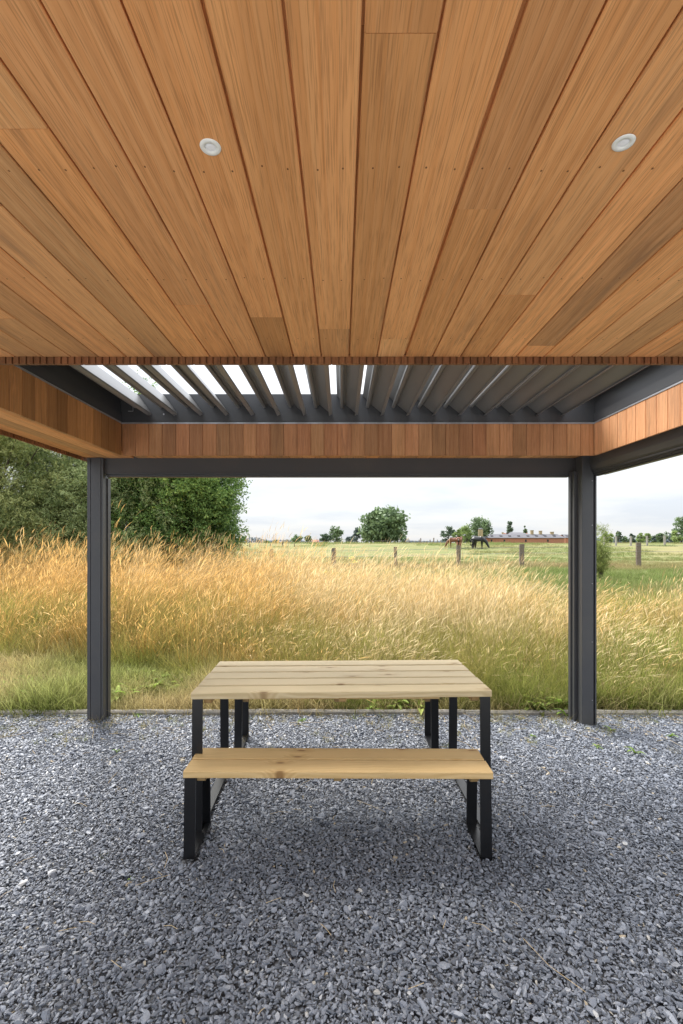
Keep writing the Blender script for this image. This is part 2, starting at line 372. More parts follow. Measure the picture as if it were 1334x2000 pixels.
ys = np.unique(np.concatenate([np.linspace(-300, 0, 6), np.linspace(0, 4.3, 4), np.linspace(4.3, 16, 60), np.linspace(16, 40, 50), np.linspace(40, 130, 60), np.geomspace(130, 5000, 25)]))
xs = np.unique(np.concatenate([-np.geomspace(14, 4000, 25), np.linspace(-14, 14, 57), np.geomspace(14, 4000, 25)]))
gx, gy = np.meshgrid(xs, ys); gzv = terrain(gx, gy)
verts = np.stack([gx, gy, gzv], -1).reshape(-1, 3).tolist(); nx = len(xs)
faces = [(j*nx+i, j*nx+i+1, (j+1)*nx+i+1, (j+1)*nx+i) for j in range(len(ys)-1) for i in range(nx-1)]
me = bpy.data.meshes.new('field'); me.from_pydata(verts, [], faces); me.polygons.foreach_set('use_smooth', [True]*len(faces))
tag(mobj('field', me, M['field']), kind='structure')

# gravel bed and chippings
def gz(x, y):
    return .010*np.sin(x*2.1+.5)*np.sin(y*2.7+1)+.006*np.sin(x*6.3+2)*np.sin(y*5.1)-.025*np.exp(-((x+.14-.9*(y-1.83))**2/.012+((y-1.84)**2)/.004))-.018*sstep(.6, 0, np.hypot(x-2.1, y-4.2))*0
gxs = np.linspace(-5, 5, 81); gys = np.linspace(-1, 4.385, 60)
gx, gy = np.meshgrid(gxs, gys); gzz = gz(gx, gy)-.012
v = np.stack([gx, gy, gzz], -1).reshape(-1, 3).tolist(); nx = len(gxs)
f = [(j*nx+i, j*nx+i+1, (j+1)*nx+i+1, (j+1)*nx+i) for j in range(len(gys)-1) for i in range(nx-1)]
b0 = len(v)
v += [(-30, -30, -.012), (30, -30, -.012), (30, -1, -.012), (-30, -1, -.012), (-30, 4.385, -.012), (-5, -1, -.012), (-5, 4.385, -.012), (5, -1, -.012), (5, 4.385, -.012), (30, 4.385, -.012)]
f += [(b0, b0+1, b0+2, b0+3), (b0+3, b0+5, b0+6, b0+4), (b0+7, b0+2, b0+9, b0+8)]
me = bpy.data.meshes.new('gravel_bed'); me.from_pydata(v, [], f)
tag(mobj('gravel_bed', me, M['gravelbed']), kind='structure')

mb = MB()
for i in range(-11, 11):
    for j in range(12):
        mb.box(i*.6+.004, i*.6+.596, -.35-(j+1)*.6+.004, -.35-j*.6-.004, -.06, .02+random.uniform(-.001, .001))
tag(build(mb, 'added_bounce_terrace', M['bounce_slab']), kind='structure')  # pale slabs added out of view behind the camera to bounce daylight onto the ceiling

def stone_mesh(k):
    bm = bmesh.new(); r = random.Random(100+k)
    el = r.uniform(.55, .95)
    for i in range(15):
        a = r.uniform(0, 6.283); u = r.uniform(-1, 1); s = math.sqrt(1-u*u)
        q = r.uniform(.82, 1.0)
        bm.verts.new((math.cos(a)*s*q, math.sin(a)*s*q*el, u*q*r.uniform(.30, .42)))
    g = bmesh.ops.convex_hull(bm, input=bm.verts)
    bmesh.ops.delete(bm, geom=[e for e in bm.verts if not e.link_faces], context='VERTS')
    me = bpy.data.meshes.new('chipping'); bm.to_mesh(me); bm.free(); me.materials.append(M['stone']); return me
sp = [proto('chipping', stone_mesh(k)) for k in range(14)]
st = .0114
P = []
yy = np.arange(1.15, 4.40, st)
for y in yy:
    hw = .72*y+.75
    x = np.arange(-hw, hw, st); P.append(np.stack([x, np.full_like(x, y)], -1))
P = np.concatenate(P); P += rng.uniform(-.6, .6, P.shape)*st
for (cx_, cy_, hw_, dp_) in ((-.004, 2.975, .817, .705), (-.019, 2.5375, .7685, .285), (-.037, 3.755, .7685, .285)):      # the steel foot bars press the chippings aside
    dx_ = np.abs(np.abs(P[:, 0]-cx_)-(hw_-.032)); P = P[~((dx_ < .036) & (np.abs(P[:, 1]-cy_) < dp_/2+.02))]
n = len(P)
P[:, 1] = np.minimum(P[:, 1], 4.385)
L = np.clip(rng.lognormal(np.log(.0083), .36, n), .0045, .025)
big = rng.random(n) < .012; L[big] *= 1.5
z = gz(P[:, 0], P[:, 1])+rng.uniform(-.004, .006, n)+L*.12
tilt = rng.normal(0, .34, (n, 2))
rot = np.stack([tilt[:, 0], tilt[:, 1], rng.uniform(0, 6.283, n)], -1)
scl = np.stack([L*rng.uniform(1, 1.35, n), L*rng.uniform(.75, 1.05, n), L*rng.uniform(.7, 1.3, n)], -1)
tint = np.clip(rng.beta(2.2, 2.4, n)*.86, 0, .86); od = rng.random(n) < .016+.05*sstep(3.6, 4.35, P[:, 1])*(.5+.8*fbm(P[:, 0], P[:, 1], 2.4, 71)); tint[od] = rng.uniform(.88, 1, od.sum()); br = rng.random(n) < .02; tint[br] = rng.uniform(.80, .93, br.sum())
tag(scatter('gravel', np.column_stack([P, z]), rot, scl, rng.integers(0, 14, n), tint, sp), 'blue grey slate chippings covering the ground under table and pergola', 'gravel')
print('stones', n)

# concrete edging kerb
kerb = tag(empty('edging_kerb', (0, 4.395, 0)), 'low weathered concrete edging between gravel and grass', 'kerb')
ks = []
for v_ in range(3):
    mb = MB(); r = random.Random(v_)
    prof = [(0, -.12), (.07, -.12), (.07, .022), (.055, .036), (.02, .038), (.004, .024)]
    n_ = 9; rings = []
    for i in range(n_):
        t = i/(n_-1); rings.append([(t*.994, p[0]+r.uniform(-.002, .002), p[1]+(r.uniform(-.004, .003) if p[1] > 0 else 0)) for p in prof])
    vv = [q for rg in rings for q in rg]; m_ = len(prof)
    ff = [(i*m_+k, i*m_+(k+1) % m_, (i+1)*m_+(k+1) % m_, (i+1)*m_+k) for i in range(n_-1) for k in range(m_)]+[tuple(range(m_)), tuple(range((n_-1)*m_, n_*m_))]
    mb.add(vv, ff); ks.append(mb.mesh('kerb_stone', (M['concrete'],)))
for i in range(-8, 8):
    mobj('kerb_stone', ks[i % 3], None, kerb, (i*1.0+.13, random.uniform(-.003, .003), random.uniform(-.004, .002)), (0, 0, random.uniform(-.003, .003)))

# ------------------------------------------------------------------ pergola
per = tag(empty('pergola', (0, 4.25, 0)), 'timber and anthracite metal pergola with board ceiling and open louvre roof', 'pergola')
per_inv = Matrix.Translation((0, -4.25, 0))
def part(name, me, loc, rot=(0, 0, 0), color=None, parent=None, mat=None):
    o = mobj(name, me, mat, parent or per, loc, rot, color)
    if parent is None: o.location = (loc[0], loc[1]-4.25, loc[2])
    return o
CZ = H+.75                    # ceiling underside
BW = .1124; X0 = .031
XL, XR = X0-20.4*BW, 2.20
YE, YR, YB, YS = 1.950, 4.007, 4.29, .30
def board_mesh(Lb, W, T=.018, ch=.0022):
    mb = MB()
    prof = [(-W/2+ch, 0), (W/2-ch, 0), (W/2, ch), (W/2, .011), (W/2+.012, .011), (W/2+.012, .015), (W/2, .015), (W/2, T), (-W/2, T), (-W/2, ch)]
    mb.prism(prof, 0, Lb); return mb.mesh('ceiling_board', (M['cedar'],))
tints = {}
JUNK = 0
def tone(r=1.0, g=1.0, b=1.0): return (r, g, b)
base_t = lambda: (lambda v, s: (v, v*(1-.07*s), v*(1-.13*s)))(random.choice([.74, .84, .92, .98, 1.04, 1.10, 1.18])*random.uniform(.96, 1.03), random.uniform(-1, 1))
joints = {0: [(.712)], -6: [.877], 2: [1.088], -8: [1.078], -5: [1.529], -3: [1.609], -1: [1.698], 1: [1.783], 4: [1.466], 6: [1.844], -11: [1.62], 9: [1.30], 8: [.5], -9: [.35], 11: [1.7]}
special = {(0, 1): (.86, .84, .80), (2, 0): (.84, .82, .82), (6, 0): (.74, .76, .80), (-3, 1): (.66, .63, .58), (-4, 0): (.92, .90, .90), (-5, 0): (.90, .88, .88),
           (0, 0): (.86, .84, .82), (2, 1): (.88, .84, .78), (4, 1): (.86, .82, .76), (5, 0): (1.18, 1.16, 1.14), (7, 0): (1.14, 1.12, 1.08), (9, 0): (1.16, 1.14, 1.1), (-1, 0): (1.0, .99, .98), (-2, 0): (.95, .93, .9), (-6, 1): (1.0, .96, .9), (-9, 1): (.92, .88, .86),
           (3, 0): (.97, .95, .92), (1, 0): (1.0, .97, .94)}
wide = {2: .008, -2: .0045, -1: .0042, 0: .0042}
cache = {}
def mk_board(L_, W_):
    k = (round(L_, 4), round(W_, 4))
    if k not in cache: cache[k] = board_mesh(*k)
    return cache[k]
kL = int(math.floor((XL-X0)/BW)); k = -20
for k in range(-21, 20):
    xa = max(X0+k*BW, XL); xb = min(X0+(k+1)*BW, XR)
    if xb-xa < .02: continue
    ga = wide.get(k, .0034)/2+.0004; gb = wide.get(k+1, .0034)/2+.0004
    cutsy = [YS]+sorted(joints.get(k, []))+[YE]
    for s_ in range(len(cutsy)-1):
        a, b_ = cutsy[s_]+(.0007 if s_ else 0), cutsy[s_+1]-.0007*(s_ < len(cutsy)-2)
        # segment index counts from the camera side
        col = special.get((k, s_), base_t())
        part('ceiling_board', mk_board(b_-a, (xb-gb)-(xa+ga)), ((xa+ga+xb-gb)/2, a, CZ+random.uniform(0, .0012)), (0, 0, R(90)), col)
# left soffit (same boards carried on beside the opening) and rear soffit
XI_L, XI_R = -1.821, 2.093
for i in range(4):
    w_ = (XI_L-.0185-XL)/4; xa = XL+i*w_
    part('soffit_board', mk_board(YB-YE-.004, w_-.0034), (xa+w_/2, YE+.002, CZ+.0005), (0, 0, R(90)), base_t())
k = 0; x = XI_L+.014
while x < XR-.06:
    part('soffit_board', mk_board(YB-YR-.022, BW-.0032), (x+BW/2, YR+.021, CZ+.0005), (0, 0, R(90)), base_t()); x += BW
# dark battens and roof deck above the boards
mb = MB(); mb.box(XL, XR, YS, YE-.002, CZ+.0205, CZ+.06); build(mb, 'backing_panel', M['darkgap'], per, (0, -4.25, 0))
mb = MB(); mb.box(XL, XI_L-.0195, YE, YB, CZ+.0205, CZ+.06); mb.box(XI_L+.001, XR, YR+.022, YB, CZ+.0205, CZ+.06); build(mb, 'backing_panel', M['darkgap'], per, (0, -4.25, 0))
mb = MB(); mb.box(XL+.02, XR, YS+.02, YE-.004, CZ+.061, CZ+.30); mb.box(XL+.02, XI_L-.03, YE-.003, YB+.12, CZ+.061, CZ+.30)
mb.box(XI_R+.03, XR+.02, YE-.003, YB+.12, CZ+.061, CZ+.30); mb.box(XI_L-.03+.001, XI_R+.029, YR+.055, YB+.12, CZ+.061, CZ+.30)
build(mb, 'roof_deck', M['roofing'], per, (0, -4.25, 0))
# fascia boards: face side smooth, back side with relief grooves, hanging below the soffit
def fascia_mesh(W, Hh=.262, T=.018, grooves=True):
    mb = MB(); g = .0035
    prof = [(-W/2+.0012, 0), (W/2-.0012, 0), (W/2, .0012), (W/2, .006), (W/2+.0045, .006), (W/2+.0045, .011), (W/2, .011), (W/2, T)]
    if grooves:
        n_ = 4; pw = W/n_
        for i in range(n_-1, 0, -1):
            xm = -W/2+i*pw
            prof += [(xm+g, T), (xm+g, T-.007), (xm-g, T-.007), (xm-g, T)]
    prof += [(-W/2, T), (-W/2, .0115), (-W/2+.005, .0115), (-W/2+.005, .0055), (-W/2, .0055), (-W/2, .0012)]
    # local x is the board's length (vertical), so that the grain runs upward
    mb.prism(prof, 0, Hh); return mb.mesh('fascia_board', (M['cedar'],))
fm = fascia_mesh(BW-.0048); fm_s = fascia_mesh(BW-.003, .262, .018, False)
FB = CZ-.027
def upright(nx_, ny_):
    # local x -> world z, local z (back, +) -> -normal ; normal = visible face direction
    zx = Vector((0, 0, 1)); back = Vector((-nx_, -ny_, 0)); yv = back.cross(zx)
    return Matrix((zx, yv, back)).transposed().to_euler()
def fascia_row(p0, p1, nrm, name='fascia_board', tones=None, fzb=FB, me=fm):
    d = Vector(p1)-Vector(p0); L_ = d.length; d.normalize(); n_ = int(round(L_/BW)); sp_ = L_/n_
    for i in range(n_):
        c = Vector(p0)+d*(sp_*(i+.5)); o = part(name, me, (c.x, c.y, fzb), upright(*nrm), (tones(i) if tones else base_t()))
        o.scale = (1, (sp_-.0046)/(BW-.0048), 1)
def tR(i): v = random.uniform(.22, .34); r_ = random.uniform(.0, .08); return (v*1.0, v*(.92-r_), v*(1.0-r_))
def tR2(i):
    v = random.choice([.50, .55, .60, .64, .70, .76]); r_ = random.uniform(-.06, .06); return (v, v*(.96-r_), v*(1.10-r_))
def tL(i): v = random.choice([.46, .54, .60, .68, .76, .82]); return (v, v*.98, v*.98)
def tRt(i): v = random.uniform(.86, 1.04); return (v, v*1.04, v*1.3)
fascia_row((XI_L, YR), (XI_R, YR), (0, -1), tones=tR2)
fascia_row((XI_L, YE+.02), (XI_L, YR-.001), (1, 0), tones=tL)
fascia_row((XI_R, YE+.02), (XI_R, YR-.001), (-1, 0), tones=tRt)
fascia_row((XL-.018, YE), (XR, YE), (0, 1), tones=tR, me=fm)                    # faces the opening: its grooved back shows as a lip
for o in [q for q in per.children if q.name.startswith('fascia_board')]:
    pass
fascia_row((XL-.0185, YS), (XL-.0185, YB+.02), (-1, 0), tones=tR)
# front row: board back must face the camera -> shift so the row stands just beyond the ceiling ends
for o in per.children:
    if o.name.startswith('fascia_board') and abs(o.location.y+4.25-YE) < 1e-4: o.location.y += .0185
    elif o.name.startswith('fascia_board') and abs(o.location.x-(XL-.0185)) < 1e-4: o.location.x += 0
# aluminium light strip and anthracite frame of the louvre roof
ZS = FB+.262
def frame_prism(prof_xy, z0, z1): pass
fr = MB()
fr.box(XI_L-.012, XI_R+.012, YR-.004, YR+.012, ZS+.001, ZS+.012); fr.box(XI_L-.012, XI_L+.004, YE+.03, YR-.0045, ZS+.001, ZS+.012); fr.box(XI_R-.004, XI_R+.012, YE+.03, YR-.0045, ZS+.001, ZS+.012)
build(fr, 'light_strip', M['alu'], per, (0, -4.25, 0))
z1, z2, z3 = ZS+.0165, ZS+.085, ZS+.250
mb = MB(); mb.box(XI_L-.03, XI_R+.03, YR-.002, YR+.05, z1, z2); mb.box(XI_L-.03, XI_R+.03, YR+.008, YR+.049, z2+.0, z3); mb.box(XI_L-.02, XI_R+.02, YR+.002, YR+.04, ZS+.0125, z1-.0005)
build(mb, 'louvre_frame', M['metal'], per, (0, -4.25, 0))
mb = MB(); mb.box(XI_L-.030, XI_L+.002, YE+.03, YR-.003, z1, z2); mb.box(XI_L-.20, XI_L-.031, YE+.03, YR+.05, z1+.02, z3); mb.box(XI_L-.030, XI_L+.10, YE+.03, YR+.007, z3-.035, z3-.001)
mb.box(XI_L-.0300, XI_L-.012, YE+.03, YR+.007, z2+.001, z3-.036)
build(mb, 'louvre_frame', M['metal'], per, (0, -4.25, 0))
mb = MB(); mb.box(XI_R-.002, XI_R+.030, YE+.03, YR-.003, z1, z2); mb.box(XI_R+.031, XI_R+.10, YE+.03, YR+.05, z1+.02, z3); mb.box(XI_R-.09, XI_R+.030, YE+.03, YR+.007, z3-.035, z3-.001)
mb.box(XI_R+.012, XI_R+.030, YE+.03, YR+.007, z2+.001, z3-.036)
build(mb, 'louvre_frame', M['metal'], per, (0, -4.25, 0))
mb = MB(); mb.box(XI_L-.03, XI_R+.03, YE+.0185*2, YE+.08, z1, z3); build(mb, 'louvre_frame', M['metal'], per, (0, -4.25, 0))
mb = MB(); mb.tube([(-1.76, YR-.02, ZS+.10), (-1.72, YR-.02, ZS+.10), (-1.72, YR-.02, ZS+.145)], .003, 6); build(mb, 'bracket', M['alu'], per, (0, -4.25, 0))
mb = MB(); mb.tube([(-1.47, YR-.002, ZS+.078), (-1.47, YR-.012, ZS+.078)], .006, 8); build(mb, 'screw', M['alu'], per, (0, -4.25, 0))
# louvre blades
def blade_mesh():
    mb = MB(); t = .007
    A, B_, C_ = Vector((-.172, .158)), Vector((-.105, .080)), Vector((0, 0)); D = Vector((-.028, -.019))
    def off(p, q, d): n_ = Vector((-(q-p).y, (q-p).x)).normalized(); return n_*d
    n1 = off(C_, A, t)
    prof = [C_, C_-n1*0, A, A+n1]  # upper sheet
    a1 = [tuple(C_), (-.108, .148), (-.138, .166), tuple(A), tuple(A-Vector((.004, .010))), tuple(B_-Vector((.0, .004))), tuple(C_-Vector((.012, .002)))]
    mb.prism(a1, YE+.085, YR+.001, 0, 'y')
    a2 = [(-.001, -.001), (-.0125, -.0035), tuple(D+Vector((.0, .006))), tuple(D), (-.002, -.008)]
    mb.prism(a2, YE+.085, YR+.001, 0, 'y')
    cpt = B_-Vector((.030, .022)); ring = [(cpt.x+.015*math.cos(q*math.pi/5), cpt.y+.015*math.sin(q*math.pi/5)) for q in range(10)]
    mb.prism(ring, YE+.085, YR-.004, 0, 'y')
    mb.prism([(B_.x-.012, B_.y-.016), (B_.x+.0, B_.y-.006), (B_.x-.02, B_.y+.0085), (B_.x-.028, B_.y-.006)], YE+.085, YR-.003, 0, 'y')
    return mb.mesh('louvre_blade', (M['blade'],))
bmh = blade_mesh()
for i in range(17):
    part('louvre_blade', bmh, (-1.573+i*.2138, 0, 2.640), (0, R(random.uniform(-.4, .4)), 0))
# posts
def post(x0, x1, y0, y1, zb, zt, name, fins, grooves, color=None, stub=None):
    mb = MB(); c = .003
    mb.prism([(x0+c, y0), (x1-c, y0), (x1, y0+c), (x1, y1-c), (x1-c, y1), (x0+c, y1), (x0, y1-c), (x0, y0+c)], zb, zt, 0, 'z')
    for fbx in fins: mb.box(*fbx)
    p = build(mb, 'post', M['metal'], per, (0, -4.25, 0))
    s = MB(); s.box(*stub, -.08, zb+.001); q = build(s, 'post_foot', M['concrete'], p)
    return p
ZT = CZ-.003; zb = .004
# left post: main square, a slim outer strip and an inner guide rail with slots between
p = post(-2.205, -2.116, 4.247, 4.385, .008, ZT, 'post', [(-2.236, -2.209, 4.249, 4.36, .008, ZT), (-2.113, -2.098, 4.252, 4.29, .008, ZT), (-2.1125, -2.102, 4.291, 4.33, .010, ZT-.17), (-2.113, -2.092, 4.331, 4.380, .008, ZT-.172), (-2.209, -2.205, 4.262, 4.35, .01, ZT), (-2.116, -2.113, 4.262, 4.35, .01, ZT)], 0, stub=(-2.19, -2.13, 4.275, 4.36))
# right post
p2 = post(2.061, 2.160, 4.14, 4.262, .006, ZT-.002, 'post', [(2.034, 2.0595, 4.225, 4.300, .012, ZT-.12), (2.022, 2.0335, 4.27, 4.31, .012, ZT-.12), (2.0597, 2.14, 4.2625, 4.36, .01, ZT-.002), (2.1615, 2.172, 4.16, 4.25, .012, ZT-.10), (2.1725, 2.186, 4.142, 4.26, .008, ZT-.10)], 0, stub=(2.09, 2.14, 4.17, 4.24))
for (zq) in (.22, .72, 1.22, 1.72, 2.1):
    mb = MB(); mb.tube([(2.147, 4.1395, zq), (2.147, 4.1375, zq)], .0035, 8); build(mb, 'screw', M['alu'], p2)
# rear beam and side beam
ZBm = py2z(931, YB)
mb = MB()
mb.box(-2.1125, 2.0955, YB, YB+.09, ZBm+.022, CZ+.03); mb.box(-2.096, 2.0585, YB-.006, YB-.0005, ZBm+.030, ZBm+.036); mb.box(-2.09, 2.03, YB+.02, YB+.07, ZBm, ZBm+.0215)
build(mb, 'beam', M['metal'], per, (0, -4.25, 0))
mb = MB()
mb.prism([(2.128, CZ-.002), (2.128, CZ-.085), (2.138, CZ-.125), (2.150, CZ-.140), (2.125+.02, CZ-.143), (2.145, CZ-.152), (2.160, CZ-.152), (2.160, CZ-.168), (2.26, CZ-.168), (2.26, CZ-.002)], YS, 4.1385, 0, 'y')
mb.box(2.175, 2.20, YS, 4.1385, CZ-.180, CZ-.1685)
build(mb, 'beam', M['metal'], per, (0, -4.25, 0))
# downlights
def ring_mesh(ro, ri, z0, dz, n_=40):
    mb = MB(); v = []; f = []
    prof = [(ro, 0), (ro-.0012, -dz), (ri+.001, -dz*1.05), (ri, 0), (ri*.9, .010), (ri*.55, .020)]
    for (r_, z_) in prof: v += [(r_*math.cos(2*math.pi*k/n_), r_*math.sin(2*math.pi*k/n_), z_) for k in range(n_)]
    for i in range(3):
        for k in range(n_): f.append((i*n_+k, i*n_+(k+1) % n_, (i+1)*n_+(k+1) % n_, (i+1)*n_+k))
    mb.add(v[:4*n_], f); return mb
for (px_, py_, rr) in ((411, 287, .0198), (1218, 278.5, .0200)):
    Y = .75*F/(1060-py_); X = px2x(px_, Y)
    t = part('downlight', ring_mesh(rr, rr*.50, 0, .0020).mesh('downlight', (M['white_plastic'],), True), (X, Y, CZ-.0002))
    mb = MB(); n_ = 24; ri = rr*.50
    v = [(ri*math.cos(2*math.pi*k/n_), ri*math.sin(2*math.pi*k/n_), -.0002) for k in range(n_)]+[(ri*.45*math.cos(2*math.pi*k/n_), ri*.45*math.sin(2*math.pi*k/n_), -.0014) for k in range(n_)]
    f = [(k, (k+1) % n_, n_+(k+1) % n_, n_+k) for k in range(n_)]+[tuple(range(n_, 2*n_))]
    mb.add(v, f); build(mb, 'lens', M['reflector'], t)
# nail heads in the ceiling
mb = MB()
for k in range(-20, 19):
    for Yn in (.565, .970, 1.375, 1.78, .16):
        for dx in (.030, .086):
            if k*BW+X0+dx > XR or k*BW+X0+dx < XL: continue
            x = X0+k*BW+dx+random.uniform(-.006, .006); y = Yn+random.uniform(-.008, .008)
            ang = [q*math.pi/3 for q in range(6)]; r_ = .0019
            mb.add([(x+r_*math.cos(a)*1.1, y+r_*math.sin(a)*1.5, CZ-.0003) for a in ang], [tuple(range(6))])
o = build(mb, 'nail_heads', M['darkgap'], per, (0, -4.25, 0)); o['kind'] = 'stuff'

# ------------------------------------------------------------------ table and benches
def plank(W, L_, T, ch=.004):
    mb = MB(); prof = [(-W/2+ch*.5, 0), (W/2-ch*.5, 0), (W/2, ch*.5), (W/2, T-ch), (W/2-ch, T), (-W/2+ch, T), (-W/2, T-ch), (-W/2, ch*.5)]
    mb.prism(prof, -L_/2, L_/2); return mb
def leg_frame(mb, x0, x1, yf, yb, fl, zt, t=.010):
    # a closed trapezoid of flat steel: front upright, rear upright, foot bar, top plate
    mb.prism([(yf-fl, 0), (yf-fl+t, 0), (yf+t, zt), (yf, zt)], x0, x1)
    mb.prism([(yb+fl-t, 0), (yb+fl, 0), (yb, zt), (yb-t, zt)], x0, x1)
    mb.box(x0+.0003, x1-.0003, yf-fl+t+.0001, yb+fl-t-.0001, .008, .008+t)
    mb.box(x0+.0003, x1-.0003, yf+t+.0001, yb-t-.0001, zt-t, zt-.0003)
def furniture(name, label, cat, loc, rz, Wd, Dp, zt, nb, T, cols, legw, fl, inset, endw, group=None):
    root = tag(empty(name, loc, rz), label, cat, group); gap = .020 if nb > 2 else .016; bw = (Dp-gap*(nb-1))/nb
    me_ = plank(bw, Wd, T).mesh('top_board' if nb > 2 else 'seat_board', (M['pine'],))
    for i in range(nb):
        y = -Dp/2+bw/2+i*(bw+gap)
        mobj('top_board' if nb > 2 else 'seat_board', me_, None, root, (random.uniform(-.002, .002), y, zt-T+random.uniform(-.0012, .0006)), (0, 0, 0), cols[i])
    for s in (-1, 1):
        xo = Wd/2-inset; mb = MB(); a, b_ = sorted((s*xo, s*(xo-legw)))
        leg_frame(mb, a, b_, -Dp/2+.012, Dp/2-.012, fl, zt-T-.0005)
        build(mb, 'leg_frame', M['black'], root)
    for s in (-1, 0, 1):
        xb = s*(Wd/2-inset-legw-endw); bt = MB(); w2 = .019
        bt.prism([(-Dp/2+.03, -.026+T*0), (-Dp/2+.045, -.034), (Dp/2-.045, -.034), (Dp/2-.03, -.026), (-0+Dp/2-.02, -.0007), (-Dp/2+.02, -.0007)], xb-w2, xb+w2)
        build(bt, 'batten', M['pine'], root, (0, 0, zt-T), color=(.62, .5, .36))
    return root
TZ = .76; SZ = .433
tb = furniture('picnic_table', 'pale pine slatted table on black steel legs on the gravel', 'table', (-.004, 2.975, 0), R(1.6), 1.634, .705, TZ, 5, .034,
          [(.98, .97, .93), (1.0, 1.0, 1.0), (1.07, 1.08, 1.10), (1.1, 1.1, 1.12), (1.0, 1.0, 1.0)], .056, .018, .004, .022)
bA = furniture('bench', 'pine plank bench on black steel legs in front of the table', 'bench', (-.019, 2.5375, 0), R(-.45), 1.537, .285, SZ, 2, .033,
          [(1.06, .90, .68), (1.03, .87, .64)], .056, .016, .004, .022, 'pine benches at the table')
bB = empty('bench', (-.037, 3.755, 0), R(.3)); tag(bB, 'pine plank bench mostly hidden behind the table', 'bench', 'pine benches at the table')
for ch in list(bA.children):
    c = ch.copy(); C.objects.link(c); c.parent = bB

# ------------------------------------------------------------------ grass shapes
def ribbon(V, Fc, Hh, Lf, p0, d, L_, w0, bend, segs, lv, h0, h1, bdir, headw=0, headl=0):
    """one blade or stem as a bent ribbon; bdir is the horizontal bend direction"""
    side = Vector((-d.y, d.x, 0)) if (abs(d.x)+abs(d.y)) > 1e-3 else Vector((1, 0, 0))
    side = Vector((math.cos(lv*40), math.sin(lv*40), 0))
    pos = Vector(p0); dr = Vector(d).normalized(); b = len(V)
    for i in range(segs+1):
        t = i/segs
        ww = w0*(1-.75*t)
        V.append(tuple(pos-side*ww*.5)); V.append(tuple(pos+side*ww*.5)); hh = h0+(h1-h0)*t
        Hh += [hh, hh]; Lf += [lv, lv]
        dr = (dr+bdir*bend*(1.0/segs)*(.4+1.2*t)).normalized(); pos = pos+dr*(L_/segs)
    for i in range(segs): Fc.append((b+2*i, b+2*i+1, b+2*i+3, b+2*i+2))
    if headw:
        b = len(V); ax = dr
        for i, (t, wq) in enumerate(((0, .3), (.35, 1), (.7, .75), (1, .12))):
            q = pos-dr*(L_/segs)*.4+ax*headl*t
            V.append(tuple(q-side*headw*wq*.5)); V.append(tuple(q+side*headw*wq*.5)); Hh += [h1, h1]; Lf += [min(1, lv+.15)]*2
            ax = (ax+bdir*.09+Vector((0, 0, -.02))).normalized()
        for i in range(3): Fc.append((b+2*i, b+2*i+1, b+2*i+3, b+2*i+2))
def tuft(name, mat, n_, rad, hmin, hmax, w, bend, segs, head=0, lean=(.25, 0, 0), spread=.35, seed=0, headl=.12, h1=1.0):
    r = random.Random(seed); V = []; Fc = []; Hh = []; Lf = []
    for i in range(n_):
        a = r.uniform(0, 6.283); q = rad*math.sqrt(r.random()); p = (q*math.cos(a), q*math.sin(a), -.02)
        a2 = r.uniform(0, 6.283); s = r.uniform(0, spread)
        d = Vector((math.cos(a2)*s+lean[0]*r.uniform(.2, 1)*.5, math.sin(a2)*s+lean[1]*.5, 1))
        bd = Vector((math.cos(a2)*.5+lean[0]*2, math.sin(a2)*.5+lean[1]*2, -.35))
        L_ = r.uniform(hmin, hmax); hd = head and r.random() < .75
        ribbon(V, Fc, Hh, Lf, p, d, L_, w*r.uniform(.7, 1.3), bend*r.uniform(.3, 1.3), segs, r.random(), 0, h1*(1.0 if hd or not head else .8), bd, head*r.uniform(.6, 1.2) if hd else 0, headl*r.uniform(.6, 1.3))
    me = bpy.data.meshes.new(name); me.from_pydata(V, [], Fc); setattrs(me, hgt=Hh, leafv=Lf); me.materials.append(mat); return proto(name, me)
gold = [tuft('dry_grass', M['gold'], 38, .16, .55, 1.0, .0036, .34, 4, .0062, (.26, .0, 0), .16, s, .12) for s in range(6)]
gold += [tuft('dry_grass', M['gold'], 26, .14, .30, .80, .0045, 1.2, 4, .007, (.30, 0, 0), .6, s, .10) for s in range(10, 13)]
gold += [tuft('dry_grass', M['gold'], 10, .15, .95, 1.30, .0038, .42, 5, .0085, (.38, .0, 0), .10, s, .15) for s in range(14, 17)]
olive = [tuft('olive_grass', M['olive'], 40, .14, .20, .68, .0055, 1.1, 4, 0, (.12, -.1, 0), .7, s) for s in range(20, 25)]
green = [tuft('green_grass', M['green'], 34, .09, .05, .20, .0045, 1.2, 3, 0, (.05, 0, 0), .8, s) for s in range(30, 35)]
past = [tuft('pasture_grass', M['pasture'], 46, .45, .10, .34, .013, .9, 2, 0, (.15, 0, 0), .6, s) for s in range(40, 45)]
